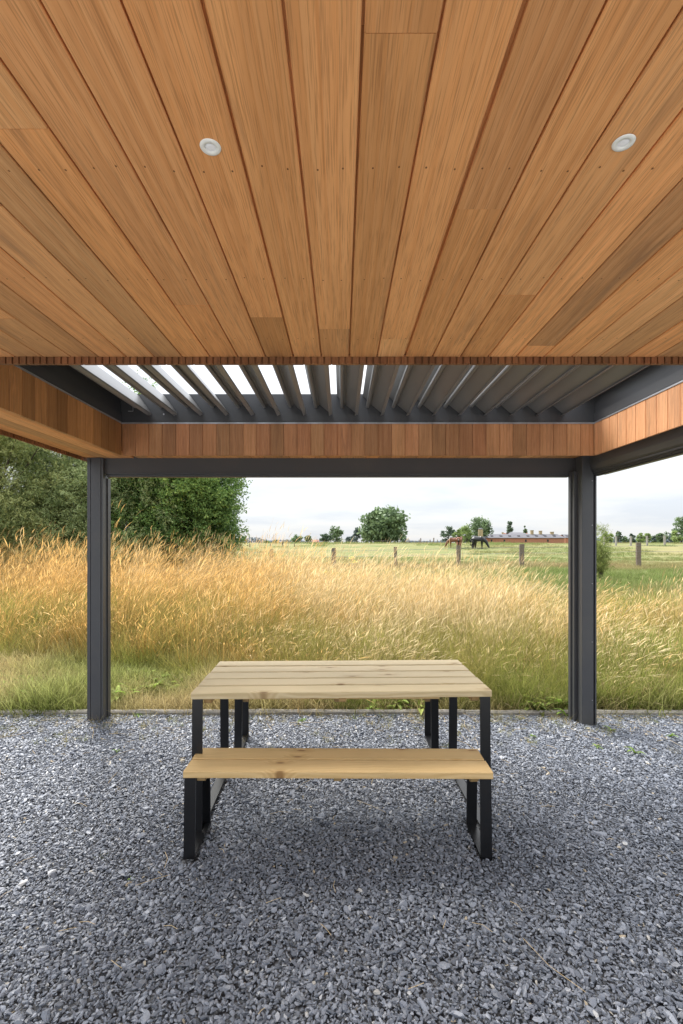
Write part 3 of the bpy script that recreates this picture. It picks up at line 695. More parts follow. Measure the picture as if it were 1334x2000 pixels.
def leafy(seed, n_=9, L=(.05, .13), mat='weedleaf'):
    r = random.Random(seed); V = []; Fc = []; Hh = []; Lf = []
    for i in range(n_):
        a = i*2.4+r.uniform(-.3, .3); el = r.uniform(.3, 1.2); ln = r.uniform(*L); wd = ln*r.uniform(.16, .26); lv = r.random()
        d = Vector((math.cos(a), math.sin(a), 0)); s = Vector((-d.y, d.x, 0)); b = len(V); pos = Vector((0, 0, 0)); an = el
        for k_, (wq) in enumerate((.25, .9, 1, .7, .05)):
            for sg in (-1, 0, 1):
                V.append(tuple(pos+s*sg*wd*wq*.5+Vector((0, 0, -.15*wd if sg == 0 else 0)))); Hh.append(k_/4); Lf.append(lv)
            pos = pos+(d*math.cos(an)+Vector((0, 0, math.sin(an))))*ln/4; an -= .38
        for k_ in range(4):
            for g_ in (0, 1): Fc.append((b+3*k_+g_, b+3*k_+g_+1, b+3*k_+g_+4, b+3*k_+g_+3))
    me = bpy.data.meshes.new('weed'); me.from_pydata(V, [], Fc); setattrs(me, hgt=Hh, leafv=Lf); me.materials.append(M[mat]); return me
weeds = [proto('leafy_weed', leafy(s, 11, (.07, .17))) for s in range(50, 54)]

def sample(n_, y0, y1, wfac=.72, pad=.8):
    y = rng.uniform(0, 1, n_*3); y = y0+(y1-y0)*y; x = rng.uniform(-1, 1, n_*3)*(wfac*y1+pad); k = np.abs(x) < wfac*y+pad
    return x[k], y[k]
def pxof(x, y): return 667+x/y*F
# tall dry grass; its height steps down to the right
x, y = sample(4600, 4.62, 14.5); pxx = pxof(x, y)
front = np.interp(pxx, [-200, 0, 300, 470, 560, 800, 1000, 1400, 1700], [6.15, 6.15, 5.9, 5.5, 5.0, 4.85, 4.75, 4.8, 4.9])
back = np.interp(pxx, [-200, 450, 800, 940, 1120, 1400], [12.5, 13.5, 12.5, 11.0, 8.6, 8.2])
keep = (fbm(x, y, 3.3, 81) > -.52) & (y > front+.25*fbm(x, y, 2.2, 3)) & (y < back+.6*fbm(x, y, .9, 5))
x, y, pxx, fr_, bk_ = x[keep], y[keep], pxx[keep], front[keep], back[keep]
base_h = np.interp(pxx, [-200, 0, 200, 430, 520, 700, 900, 1050, 1150, 1400], [.92, .90, .90, .90, .84, .82, .78, .68, .58, .56])
rampup = .50+.50*sstep(0, 1.7, y-fr_)
hh = base_h*rampup*(1+.28*fbm(x, y, 1.7, 7))*rng.uniform(.76, 1.20, len(x))
q_ = rng.random(len(x)); idx = np.where(q_ < .62, rng.integers(0, 6, len(x)), np.where(q_ < .80, rng.integers(6, 9, len(x)), rng.integers(9, 12, len(x))))
dead = np.clip(.45+.45*fbm(x, y, .8, 11)+.35*fbm(x, y, 2.6, 47)+np.interp(pxx, [0, 450, 900, 1300], [-.45, -.25, .35, .25]), 0, 1)
wsc = rng.uniform(.75, 1.35, len(x)); dead = np.clip(dead+rng.normal(0, .22, len(x)), 0, 1)
tag(scatter('tall_dry_grass', np.column_stack([x, y, terrain(x, y)]), np.column_stack([rng.normal(0, .13, len(x))+.24*fbm(x, y, 1.5, 41), rng.normal(.02, .14, len(x))+.34*fbm(x, y, 1.1, 43), rng.uniform(-.8, .8, len(x))]),
        np.column_stack([wsc, wsc, hh*1.02]), idx, dead, gold), 'tall golden dry grass with feathery seed heads behind the pergola', 'grass')
print('gold', len(x))
# olive undergrowth along the front slope
x, y = sample(5200, 4.5, 10.5); pxx = pxof(x, y); fr0 = np.interp(pxx, [-200, 0, 300, 470, 560, 800, 1000, 1400, 1700], [6.15, 6.15, 5.9, 5.5, 5.0, 4.85, 4.75, 4.8, 4.9])
keep = (y > fr0-.35+.2*fbm(x, y, 3, 9)) & (rng.random(len(x)) < np.where(y < fr0+1.6, 1, .45))
x, y, fr0 = x[keep], y[keep], fr0[keep]
s = rng.uniform(.7, 1.15, len(x))*(.65+.35*sstep(-.3, .8, y-fr0)); t = np.clip(.5+.6*fbm(x, y, 1.3, 13), 0, 1)
tag(scatter('olive_undergrowth', np.column_stack([x, y, terrain(x, y)]), np.column_stack([rng.normal(0, .15, (len(x), 2)), rng.uniform(0, 6.28, len(x))]), np.column_stack([s, s, s*rng.uniform(.8, 1.3, len(x))]),
        rng.integers(0, 5, len(x)), t, olive), 'tangled olive green grass at the foot of the tall dry grass', 'grass')
# short verge grass and leafy weeds beside the kerb
x, y = sample(5200, 4.47, 6.6); keep = (rng.random(len(x)) < np.interp(pxof(x, y), [0, 420, 560, 1334], [1, 1, .5, .5])) ; x, y = x[keep], y[keep]
s = rng.uniform(.7, 1.5, len(x)); t = np.clip(.58+.9*fbm(x, y, 1.7, 17), 0, 1); s = s*(1+.5*fbm(x, y, 3.1, 53))
tag(scatter('verge_grass', np.column_stack([x, y, terrain(x, y)-.005]), np.column_stack([rng.normal(0, .2, (len(x), 2)), rng.uniform(0, 6.28, len(x))]), np.column_stack([s, s, s]), rng.integers(0, 5, len(x)), t, green),
        'short patchy green and straw grass beside the concrete edging', 'grass')
x, y = sample(520, 4.5, 5.5); keep = fbm(x, y, 1.5, 19) > .0; x, y = x[keep], y[keep]; s = rng.uniform(.6, 1.5, len(x))
tag(scatter('leafy_ground_cover', np.column_stack([x, y, terrain(x, y)+.01]), np.column_stack([rng.normal(0, .1, (len(x), 2)), rng.uniform(0, 6.28, len(x))]), np.column_stack([s, s, s]), rng.integers(0, 4, len(x)), rng.random(len(x)), weeds),
        'bright green broad leaved ground cover growing along the kerb', 'weeds')
# pasture
x, y = sample(9000, 9.0, 46, .74, 2); keep = rng.random(len(x)) < np.clip(22/y, 0, 1); x, y = x[keep], y[keep]; pxx = pxof(x, y)
s = rng.uniform(.55, 1.1, len(x))*(1-.35*sstep(20, 40, y)); t = np.clip(.42+.8*fbm(x, y, .25, 23)+.35*np.exp(-((y-31)/2.2)**2)-.45*sstep(8, 12, y)*(1-sstep(24, 28, y)), 0, 1)
s = s*(1+.5*np.exp(-((y-31)/1.6)**2))
tag(scatter('pasture_grass', np.column_stack([x, y, terrain(x, y)]), np.column_stack([rng.normal(0, .12, (len(x), 2)), rng.uniform(0, 6.28, len(x))]), np.column_stack([s, s, s]), rng.integers(0, 5, len(x)), t, past),
        'grazed green and straw coloured pasture beyond the dry grass', 'grass')
# coarse tussocks further off
x, y = sample(2600, 46, 100, .74, 2); keep = fbm(x, y, .12, 29) > .1; x, y = x[keep], y[keep]; s = rng.uniform(.7, 1.3, len(x))
tag(scatter('far_tussocks', np.column_stack([x, y, terrain(x, y)]), np.column_stack([rng.normal(0, .12, (len(x), 2)), rng.uniform(0, 6.28, len(x))]), np.column_stack([s*1.6, s*1.6, s*.9]), rng.integers(0, 5, len(x)), np.clip(.3+.6*fbm(x, y, .3, 31), 0, 1), past),
        'coarse grass tussocks across the far horse pasture', 'grass')

# straw and dry bits lying on the gravel
mb = MB(); r = random.Random(5)
for i in range(300):
    y = 4.37-abs(r.gauss(0, .42)) if r.random() < .7 else r.uniform(1.6, 4.2); x = r.uniform(-.75*y-.2, .75*y+.2)
    a = r.uniform(0, 3.14); L_ = r.uniform(.02, .09) if r.random() < .85 else r.uniform(.1, .28); z_ = float(gz(x, y))+.016
    d = Vector((math.cos(a), math.sin(a), r.uniform(-.03, .03)))*L_/2; p = Vector((x, y, z_)); k_ = Vector((-d.y, d.x, 0))*r.uniform(-.25, .25)
    mb.tube([p-d, p+k_+Vector((0, 0, .004)), p+d], .0011, 4, cap=False)
tag(build(mb, 'dry_straw', M['straw_bit']), 'bits of dry straw strewn over the gravel', 'straw', kind='stuff')
x, y = sample(520, 3.55, 4.38); k_ = rng.random(len(x)) < ((y-3.5)/.9)**2*(.6+.4*fbm(x, y, 2.2, 61)); x, y = x[k_], y[k_]; s_ = rng.uniform(.25, .6, len(x))
tag(scatter('sprouts', np.column_stack([x, y, gz(x, y)]), np.column_stack([rng.normal(0, .4, (len(x), 2)), rng.uniform(0, 6.28, len(x))]), np.column_stack([s_, s_, s_*.7]), rng.integers(0, 5, len(x)), np.clip(rng.beta(1.3, .8, len(x)), 0, 1), green),
        'tiny dry and green sprouts scattered in the gravel near the kerb', 'sprouts')
# weeds sprouting from the gravel
wm = [leafy(60+i, 8, (.025, .06)) for i in range(3)]
def gtuft(seed):
    return tuft('x', M['green'], 14, .02, .03, .09, .003, 1.0, 3, 0, (0, 0, 0), 1.0, seed).data
wm += [gtuft(70), gtuft(71)]
spots = [(230, 1470, 1.2, 'weed in the gravel right of the left post foot'), (385, 1413, 1.6, 'weed at the kerb beside the front left table leg'), (590, 1408, 1.3, 'weed at the kerb seen under the left half of the table'),
         (690, 1405, 1.9, 'largest weed at the kerb seen under the middle of the table'), (770, 1400, 1.2, 'weed at the kerb seen under the right half of the table'), (1195, 1430, 1.7, 'leafy weed just right of the right post foot'),
         (1240, 1474, 2.0, 'green tufted weed farthest from the kerb right of the right post'), (1165, 1462, 1.2, 'weed in the gravel directly in front of the right post'), (165, 1447, 1.3, 'weed in the gravel in front of the left post'),
         (300, 1425, 1.0, 'small weed between the left post and the table'), (1040, 1440, 1.3, 'weed in the gravel left of the right post'), (1105, 1398, 3.2, 'tall grassy weed against the kerb left of the right post'),
         (270, 1397, 1.6, 'grassy weed on the kerb right of the left post'), (70, 1450, 1.2, 'weed in the gravel near the left edge of the view'), (200, 1673, .9, 'lone green sprout left of the bench legs'),
         (256, 1714, .7, 'faint tiny sprout in the gravel lower left of the bench'), (1310, 1440, 1.5, 'weed in the gravel near the right edge of the view')]
for i, (a, b_, s, lb) in enumerate(spots):
    Y = H*F/(b_-1060); X = px2x(a, Y); Y = min(Y, 4.38); o = mobj('weed', wm[i % 5], None, None, (X, Y, float(gz(X, Y))+.003), (0, 0, random.uniform(0, 6.28))); o.scale = (.85*s,)*3
    tag(o, lb, 'weed', 'weeds sprouting through the gravel')

# ------------------------------------------------------------------ near trees
def twig(name, mat, n_, L_, ll, lw, seed, droop=.3):
    r = random.Random(seed); V = []; Fc = []; Lf = []
    for s_ in range(3):
        a0 = r.uniform(-.5, .5); b0_ = r.uniform(-.5, .5)
        for i in range(n_//3):
            t = r.random(); c = Vector((t*L_, a0*t*L_+r.gauss(0, .05*L_), b0_*t*L_-droop*t*t*L_+r.gauss(0, .05*L_)))
            d = Vector((r.uniform(.1, 1), r.uniform(-1, 1), r.uniform(-.9, .5))).normalized(); sd = d.cross(Vector((r.gauss(0, 1), r.gauss(0, 1), r.gauss(0, 1)))).normalized()
            l_, w_ = ll*r.uniform(.6, 1.25), lw*r.uniform(.7, 1.2); b = len(V); lv = r.random()
            V += [tuple(c), tuple(c+d*l_*.45+sd*w_*.5), tuple(c+d*l_), tuple(c+d*l_*.45-sd*w_*.5)]; Lf += [lv]*4; Fc.append((b, b+1, b+2, b+3))
    me = bpy.data.meshes.new(name); me.from_pydata(V, [], Fc); setattrs(me, leafv=Lf); me.materials.append(mat); return proto(name, me)
def near_tree(name, label, base, blobs, nclump, mat, ll, lw, seed, trunkr=.16, tw=(54, .55), stray=()):
    r = np.random.default_rng(seed); rr = random.Random(seed)
    root = tag(empty(name, base), label, 'tree')
    pr = [twig('twig', mat, tw[0], tw[1], ll, lw, seed*10+i) for i in range(4)]
    vol = np.array([b[3]*b[4]*b[5] for b in blobs]); P_ = []; D_ = []; ends = []; T_ = []
    # clumps: sub-branches carrying foliage, with empty room between them
    for b, nb_ in zip(blobs, np.maximum(4, (vol/vol.sum()*nclump).astype(int))):
        for i in range(nb_):
            u = r.normal(size=3); u /= np.linalg.norm(u); q = r.uniform(.45, 1.0)**.6
            c = np.array(b[:3])+u*q*np.array(b[3:6]); cr = r.uniform(.20, .48)
            ends.append(c); m = int(18+cr*46); g_ = r.normal(size=(m, 3)); g_ /= np.linalg.norm(g_, axis=1)[:, None]
            pp = c+g_*cr*(r.uniform(.3, 1, m)[:, None]**.5)*np.array([1.15, 1.15, .8]); P_.append(pp); D_.append(g_*.7+u*.8+np.array([0, 0, .15])); T_.append(np.full(m, r.uniform(0, 1))*.8+r.uniform(0, .2, m))
    for s_ in stray:
        m = 10; P_.append(np.array(s_)+r.normal(0, .12, (m, 3))); D_.append(r.normal(0, .5, (m, 3))+[0, 0, .8]); ends.append(np.array(s_)); T_.append(r.uniform(.3, 1, m))
    P_ = np.concatenate(P_); D_ = np.concatenate(D_); T_ = np.concatenate(T_)
    keep = P_[:, 2] > .15; P_, D_, T_ = P_[keep], D_[keep], T_[keep]
    az = np.arctan2(D_[:, 1], D_[:, 0]); el = -np.arctan2(D_[:, 2], np.hypot(D_[:, 0], D_[:, 1])); n_ = len(P_)
    s = r.uniform(.6, 1.0, n_)
    CROWN = scatter('crown', P_, np.column_stack([r.uniform(0, 6.28, n_), el, az]), np.column_stack([s, s, s]), r.integers(0, 4, n_), T_, pr, root, 'stuff')
    mb = MB(); top = np.mean([b[:3] for b in blobs], axis=0)
    fork = Vector((top[0]*.3, top[1]*.3, max(.7, top[2]*.35)))
    mb.tube([(0, 0, -.1), (rr.uniform(-.05, .05), 0, fork.z*.5), tuple(fork)], [trunkr*1.25, trunkr, trunkr*.85], 9)
    rr.shuffle(ends)
    for e in ends[:46]:
        e = Vector(e); mid = fork.lerp(e, .5)+Vector((rr.gauss(0, .2), rr.gauss(0, .2), rr.uniform(0, .35)))
        mb.tube([tuple(fork*.96), tuple(fork.lerp(mid, .5)+Vector((0, 0, .1))), tuple(mid), tuple(e)], [trunkr*.5, trunkr*.34, trunkr*.2, trunkr*.05], 5, cap=False)
    build(mb, 'trunk', M['bark'], root, smooth=True)
    print(name, n_)
    return root
near_tree('willow_tree', 'olive green willow leftmost behind the tall dry grass', (-9.6, 12.6, .2), [(0, 0, 2.6, 2.2, 1.5, 2.1), (1.5, -.4, 3.3, 1.5, 1.3, 1.6), (-.9, 0, 4.2, 1.6, 1.3, 1.2), (1.6, 0, 1.6, 1.5, 1.2, 1.2), (-1.5, 0, 1.6, 1.6, 1.2, 1.3)], 175, M['willow'], .11, .024, 3, stray=[(2.3, 0, 4.7), (.6, 0, 5.5)])
near_tree('willow_tree', 'grey green willow between the left post and the dark leafy tree', (-6.6, 13.2, .2), [(0, 0, 2.7, 1.5, 1.3, 2.0), (.9, -.4, 2.1, 1.3, 1.1, 1.5), (-.6, 0, 3.9, 1.3, 1.2, 1.1), (-.9, -.2, 1.7, 1.2, 1.1, 1.3)], 130, M['willow2'], .10, .024, 4)
near_tree('leafy_tree', 'deep green broad tree with its crown edge against the sky', (-4.55, 13.6, .15), [(0, 0, 2.6, 1.25, 1.3, 1.9), (-.7, 0, 3.5, 1.2, 1.1, 1.3), (.35, -.2, 1.75, 1.1, 1.0, 1.0), (.35, -.2, 3.0, .85, .9, 1.1), (-1.1, -.3, 1.6, 1.0, 1.0, 1.1), (.1, 0, 4.1, .9, .8, .8)], 170, M['darkleaf'], .085, .042, 5,
          trunkr=.13, stray=[(-1.25, 0, 5.0), (-1.1, 0, 5.35), (-1.4, .1, 5.3), (-.9, 0, 5.1), (-1.6, 0, 5.0), (1.5, 0, 2.9), (1.45, 0, 3.4), (-1.0, 0, 5.7)])

# ------------------------------------------------------------------ far trees
def far_tree(px_, pb, pt, wpx, Y, mat, label, kind='round', name='tree', group=None, seed=None, n_=1500):
    s0 = seed if seed is not None else int(px_*7+wpx); r = np.random.default_rng(s0); rr = random.Random(s0)
    X = px2x(px_, Y); gzb = float(terrain(X, Y)); ht = py2z(pt, Y)-gzb; W = wpx/F*Y
    root = tag(empty(name, (X, Y, gzb)), label, 'tree' if 'bush' not in name and 'shrub' not in name else 'bush', group)
    V = []; T = []; LV = []; ends = []
    nb_ = max(34 if kind in ('cone', 'poplar') else 20, int(n_/36))
    for i in range(nb_):
        if kind == 'round':
            u = r.normal(size=3); u /= np.linalg.norm(u); q = r.uniform(.25, 1)**.5
            c = np.array([u[0]*W*.45*q, u[1]*W*.38*q, ht*.55+u[2]*ht*.42*q]); cr = W*r.uniform(.13, .20)
        elif kind == 'broad':   # crown down to the ground
            u = r.normal(size=3); u /= np.linalg.norm(u); q = r.uniform(.2, 1)**.5
            c = np.array([u[0]*W*.45*q, u[1]*W*.38*q, ht*.45+u[2]*ht*.50*q]); cr = W*r.uniform(.11, .18)
        elif kind == 'cone':
            t = r.uniform(0, 1); a = r.uniform(0, 6.28); wr = W*.47*(1-t)**.75*r.uniform(.4, 1)
            c = np.array([math.cos(a)*wr, math.sin(a)*wr, ht*(.06+.88*t)]); cr = W*r.uniform(.12, .20)*(1.1-t)+W*.03
        else:                   # poplar column
            t = r.uniform(0, 1); a = r.uniform(0, 6.28); wr = W*.36*math.sin(math.pi*min(.97, .15+.8*t))**.6*r.uniform(.3, 1)
            c = np.array([math.cos(a)*wr, math.sin(a)*wr, ht*(.08+.86*t)]); cr = W*r.uniform(.22, .32)
        ends.append(c); m = 42; g_ = r.normal(size=(m, 3)); g_ /= np.linalg.norm(g_, axis=1)[:, None]
        pts = c+g_*cr*(r.uniform(.2, 1.1, m)[:, None])*np.array([1.1, 1.1, .85]); tn = r.uniform(0, 1)
        sz = max(W*.040, .0016*Y)
        for p in pts:
            a = r.normal(size=3); a /= np.linalg.norm(a); b_ = np.cross(a, r.normal(size=3)); b_ /= np.linalg.norm(b_); k_ = sz*r.uniform(.6, 1.3)
            V += [p-a*k_, p+b_*k_*.7, p+a*k_, p-b_*k_*.7]; T += [tn]*4; lv = r.random(); LV += [lv]*4
    nq = len(V)//4; me = bpy.data.meshes.new('crown'); me.from_pydata([tuple(q) for q in V], [], [(4*i, 4*i+1, 4*i+2, 4*i+3) for i in range(nq)]); setattrs(me, tint=T, leafv=LV)
    mobj('crown', me, mat, root)
    mb = MB(); tr = W*.025+.05; mb.tube([(0, 0, -.3), (0, 0, ht*.35), (0, 0, ht*.7)], [tr*1.2, tr, tr*.4], 7)
    for e in ends[::max(1, len(ends)//9)]: mb.tube([(0, 0, ht*.28), tuple(Vector(e)*.6+Vector((0, 0, ht*.12))), tuple(e)], [tr*.5, tr*.3, tr*.08], 4, cap=False)
    build(mb, 'trunk', M['bark'], root)
    return root
FT = [
 (428, 1066, 1050, 15, 120, 'far_c', 'small dark shrubby tree just right of the big leafy tree', 'broad', 500),
 (448, 1063, 1052, 13, 140, 'far_c', 'squat dark shrub between the leafy tree and a rounded field tree', 'broad', 500),
 (472, 1062, 1048, 19, 150, 'far_a', 'rounded mid green field tree left of the tall thin pole', 'round', 700),
 (521, 1061, 1057, 12, 190, 'far_b', 'small light green bush right of the tall thin pole', 'broad', 400),
 (538, 1061, 1055, 13, 200, 'far_a', 'small bush with a pointed top left of the low shed', 'broad', 400),
 (562, 1061, 1055, 16, 230, 'far_d', 'greyish low tree left of the pair of rounded trees', 'broad', 500),
 (580, 1060, 1045, 24, 190, 'far_a', 'left one of the two rounded trees left of the red brick house', 'broad', 900),
 (601, 1060, 1046, 16, 185, 'far_a', 'narrower right one of the two rounded trees beside the red brick house', 'round', 800),
 (636, 1060, 1041, 26, 170, 'far_c', 'dark broad tree immediately right of the red brick house', 'broad', 1100),
 (658, 1060, 1026, 33, 175, 'far_a', 'tall dense green tree between the brick house and the blue conifer', 'broad', 1500),
 (682, 1059, 1048, 14, 210, 'far_d', 'low bluish bush left of the dark conifer', 'broad', 500),
 (697, 1059, 1028, 30, 165, 'far_d', 'dark bluish conifer with layered branches left of the largest field tree', 'cone', 1300),
 (716, 1059, 1041, 22, 168, 'far_b', 'yellowish green shrub at the foot of the largest field tree', 'broad', 600),
 (751, 1059, 990, 90, 160, 'far_a', 'largest field tree with a wide airy crown in the middle distance', 'broad', 5200),
 (789, 1059, 1046, 12, 200, 'far_d', 'small bluish bush right of the largest field tree', 'broad', 400),
 (876, 1057, 1027, 30, 170, 'far_c', 'dark ragged tree leftmost of the farm clump behind the brown horses', 'broad', 1300),
 (894, 1057, 1030, 24, 165, 'far_b', 'light green domed tree in the farm clump beside the dark ragged tree', 'broad', 1200),
 (912, 1057, 1026, 32, 168, 'far_b', 'widest light green tree of the farm clump behind the grey shed', 'broad', 1500),
 (938, 1057, 1011, 46, 200, 'far_a', 'tall loose crowned tree rising behind the round brick silo', 'round', 2000),
 (996, 1057, 1018, 14, 260, 'far_c', 'slim poplar standing behind the long barn roof', 'poplar', 900),
 (1025, 1057, 1026, 19, 255, 'far_a', 'pointed conical tree behind the long barn roof', 'cone', 900),
 (1186, 1058, 1038, 26, 190, 'far_b', 'yellow green tree directly right of the right pergola post bush', 'broad', 900),
 (1208, 1058, 1037, 18, 200, 'far_c', 'dark rounded tree behind the leftmost pale fence post', 'broad', 800),
 (1222, 1058, 1046, 12, 230, 'far_a', 'low green tree between two pale fence posts', 'broad', 400),
 (1236, 1058, 1038, 15, 210, 'far_c', 'dark upright tree behind the second pale fence post', 'broad', 700),
 (1251, 1058, 1040, 16, 215, 'far_b', 'light green rounded tree right of the dark upright tree', 'broad', 700),
 (1265, 1058, 1039, 16, 205, 'far_b', 'light green tree behind the third pale fence post', 'broad', 700),
 (1279, 1058, 1042, 14, 220, 'far_c', 'small dark tree between the third and fourth pale fence posts', 'broad', 500),
 (1294, 1058, 1034, 22, 205, 'far_a', 'domed green tree behind the fourth pale fence post', 'broad', 1000),
 (1311, 1058, 1040, 14, 230, 'far_d', 'low bluish tree left of the tall tree at the right edge', 'broad', 500),
 (1331, 1058, 1002, 36, 180, 'far_a', 'tall spreading tree at the right edge of the view', 'broad', 2400),
 (1322, 1058, 1030, 24, 172, 'far_b', 'rounded light green tree in front of the tall tree at right', 'broad', 1000),
 (1352, 1058, 1028, 26, 190, 'far_a', 'rounded green tree half outside the right edge of the view', 'broad', 900),
]
for i, (a, pb, pt, wp, Y, mk, lb, kd, nn) in enumerate(FT):
    nm = 'bush' if ('bush' in lb.split(' ')[0:4] or 'shrub' in lb.split(' ')[0:4] or 'low bluish bush' in lb) else ('conifer_tree' if kd == 'cone' else ('poplar_tree' if kd == 'poplar' else 'broadleaf_tree'))
    far_tree(a, pb, pt, wp, Y, M[mk], lb, kd, nm, 'trees on the far side of the pasture', 900+i, nn)
# wood along the horizon, distance haze mixed into its leaf colour: reads as one mass
r = np.random.default_rng(77); V = []; LV = []; T = []
for (xa, xb, Y, ht) in ((478, 522, 900, 9), (380, 470, 950, 6), (522, 640, 950, 6), (1165, 1420, 700, 7), (-300, 380, 900, 8), (780, 880, 1100, 4), (1420, 2200, 800, 9)):
    m = int((xb-xa)*9)
    for i in range(m):
        X = px2x(r.uniform(xa, xb), Y); zt_ = ht*(.55+.45*abs(math.sin(X*.045)+.4*math.sin(X*.13))); p = np.array([X, Y+r.uniform(-8, 8), 1.42+r.uniform(0, zt_)]); k_ = r.uniform(.9, 2.0)
        a = r.normal(size=3); a /= np.linalg.norm(a); b_ = np.cross(a, r.normal(size=3)); b_ /= np.linalg.norm(b_)
        V += [tuple(p-a*k_), tuple(p+b_*k_), tuple(p+a*k_), tuple(p-b_*k_)]; T += [r.random()]*4; LV += [r.random()]*4
me = bpy.data.meshes.new('distant_wood'); me.from_pydata(V, [], [(4*i, 4*i+1, 4*i+2, 4*i+3) for i in range(len(V)//4)]); setattrs(me, tint=T, leafv=LV)
tag(mobj('distant_wood', me, M['far_e']), 'pale bluish line of far woodland on the horizon', 'woodland', kind='stuff')

# bush behind the right post
bx, by = px2x(1172, 20), 20.0
r0 = np.random.default_rng(12); pr = [twig('twig', M['far_bush'] if 'far_bush' in M else leafmat('yellow_green_leaves', (.12, .16, .04), (.32, .37, .12), .35), 40, .45, .085, .024, 300+i, .1) for i in range(3)]
root = tag(empty('bush', (bx, by, float(terrain(bx, by)))), 'yellow green bush with upright shoots beside the right post', 'bush')
n_ = 280; u = r0.normal(size=(n_, 3)); u /= np.linalg.norm(u, axis=1)[:, None]; P_ = u*np.array([.34, .4, .74])*r0.uniform(.3, 1, n_)[:, None]**.5+np.array([-.12, 0, .85])
P_ = np.concatenate([P_, np.array([[x_, 0, z_] for (x_, z_) in ((.05, 1.95), (.2, 2.05), (-.1, 1.9), (.22, 1.7), (.3, 1.5), (.0, 2.1), (.34, 1.2), (.3, .9)) for _ in range(5)])+r0.normal(0, .06, (40, 3))]); n_ = len(P_)
scatter('crown', P_, np.column_stack([r0.uniform(0, 6, n_), r0.uniform(-1.4, -.3, n_), r0.uniform(0, 6.28, n_)]), np.repeat(r0.uniform(.6, 1, n_)[:, None], 3, 1), r0.integers(0, 3, n_), r0.random(n_), pr, root, 'stuff')
mb = MB()
for i in range(7): mb.tube([(0, 0, -.05), (random.uniform(-.2, .2), random.uniform(-.2, .2), .8), (random.uniform(-.4, .4), random.uniform(-.3, .3), 1.6)], [.03, .02, .008], 5)
build(mb, 'stems', M['bark'], root)

# ------------------------------------------------------------------ fences
def post_mesh(w_, d_, h_, seed, topcut=.0):
    mb = MB(); r = random.Random(seed); n_ = 6; V = []
    for i in range(n_):
        t = i/(n_-1); j = lambda: r.uniform(-.012, .012)*(1 if i else 0)
        zz_ = -.35+t*(h_+.35)
        V += [(-w_/2+j(), -d_/2+j(), zz_), (w_/2+j(), -d_/2+j(), zz_+(topcut if i == n_-1 else 0)), (w_/2+j(), d_/2+j(), zz_+(topcut if i == n_-1 else 0)), (-w_/2+j(), d_/2+j(), zz_)]
    Fq = [(4*i+k, 4*i+(k+1) % 4, 4*i+4+(k+1) % 4, 4*i+4+k) for i in range(n_-1) for k in range(4)]+[(0, 3, 2, 1), (4*n_-4, 4*n_-3, 4*n_-2, 4*n_-1)]
    mb.add(V, Fq); return mb
fz = tag(empty('pasture_fence', (0, 31, 0)), 'weathered sleeper post fence with wire behind the tall dry grass', 'fence')
tops = []
for i, (a, pt, wp) in enumerate(((-80, 1078, 7), (44, 1077, 7), (165, 1076, 7), (288, 1075, 7), (410, 1074, 7), (531, 1073, 7), (652, 1070.5, 9), (773, 1068, 6), (895, 1065, 8), (1019, 1063, 8.5), (1140, 1062, 8), (1247, 1060, 8.5), (1362, 1060, 8), (1480, 1060, 8))):
    Y = 31.0; X = px2x(a, Y); zt_ = py2z(pt, Y); zb_ = float(terrain(X, Y)); ww = wp/F*Y
    o = build(post_mesh(ww, .14, zt_-zb_, i, random.uniform(-.02, .02)), 'post', M['weathered'], fz, (X, 0, zb_), (0, R(random.uniform(-1.2, 1.2)), 0)); tops.append((X, zt_))
for dz in (.18, .55):
    mb = MB()
    for (a, b_) in zip(tops, tops[1:]): mb.tube([(a[0], -.08, a[1]-dz), ((a[0]+b_[0])/2, -.08, (a[1]+b_[1])/2-dz-.03), (b_[0], -.08, b_[1]-dz)], .009, 4, cap=False)
    build(mb, 'wire', M['wire'], fz)
def fence(name, label, Y, posts, mat, wv, group=None):
    e = tag(empty(name, (0, Y, 0)), label, 'fence', group); tt = []
    for i, (a, pt, wp) in enumerate(posts):
        X = px2x(a, Y); zt_ = py2z(pt, Y); zb_ = float(terrain(X, Y)); build(post_mesh(wp/F*Y, .15, zt_-zb_, i+40), 'post', mat, e, (X, 0, zb_), (0, R(random.uniform(-2, 2)), 0)); tt.append((X, zt_))
    if wv:
        mb = MB()
        for (a, b_) in zip(tt, tt[1:]): mb.tube([(a[0], -.1, a[1]-.15), (b_[0], -.1, b_[1]-.15)], .012, 4, cap=False)
        build(mb, 'wire', M['wire'], e)
fence('post_fence', 'thin dark fence posts on the rise left of the brown horses', 92, [(797, 1051, 1.6), (800, 1054, 1.2), (807, 1056, 1), (812, 1056, 1), (819, 1054, 1.4), (822, 1051, 1.8), (828, 1056, 1), (834, 1056, 1), (840, 1054, 1.6), (847, 1050.5, 1.8), (854, 1054, 1.2), (861, 1055, 1.2)], M['weathered'], False)
fence('wire_fence', 'dark post and wire fence in front of the far trees', 96, [(600, 1056, 1.2), (620, 1056, 1.2), (641, 1056, 1.2), (662, 1055.5, 1.4), (684, 1055.5, 1.2), (706, 1055, 1.2), (727, 1055, 1.4), (748, 1055, 1.2), (770, 1055, 1.4), (781, 1055, 1.2)], M['weathered'], True)
fence('low_post_fence', 'low post fence beside the leafy tree on the left', 70, [(410, 1061, 1.8), (433, 1062, 2), (457, 1062, 2), (470, 1063, 1.4), (488, 1062, 2.2), (528, 1062, 1.4), (552, 1059, 2.6), (575, 1061, 1.4)], M['weathered'], True)
fence('pale_post_fence', 'pale grey fence posts in the right hand pasture', 74, [(1180, 1048, 3), (1203, 1047.5, 3), (1232, 1047, 3.2), (1264, 1046.5, 3.2), (1298, 1046, 3.4), (1338, 1045.5, 3.4), (1380, 1045, 3.5)], M['palewood'], True)
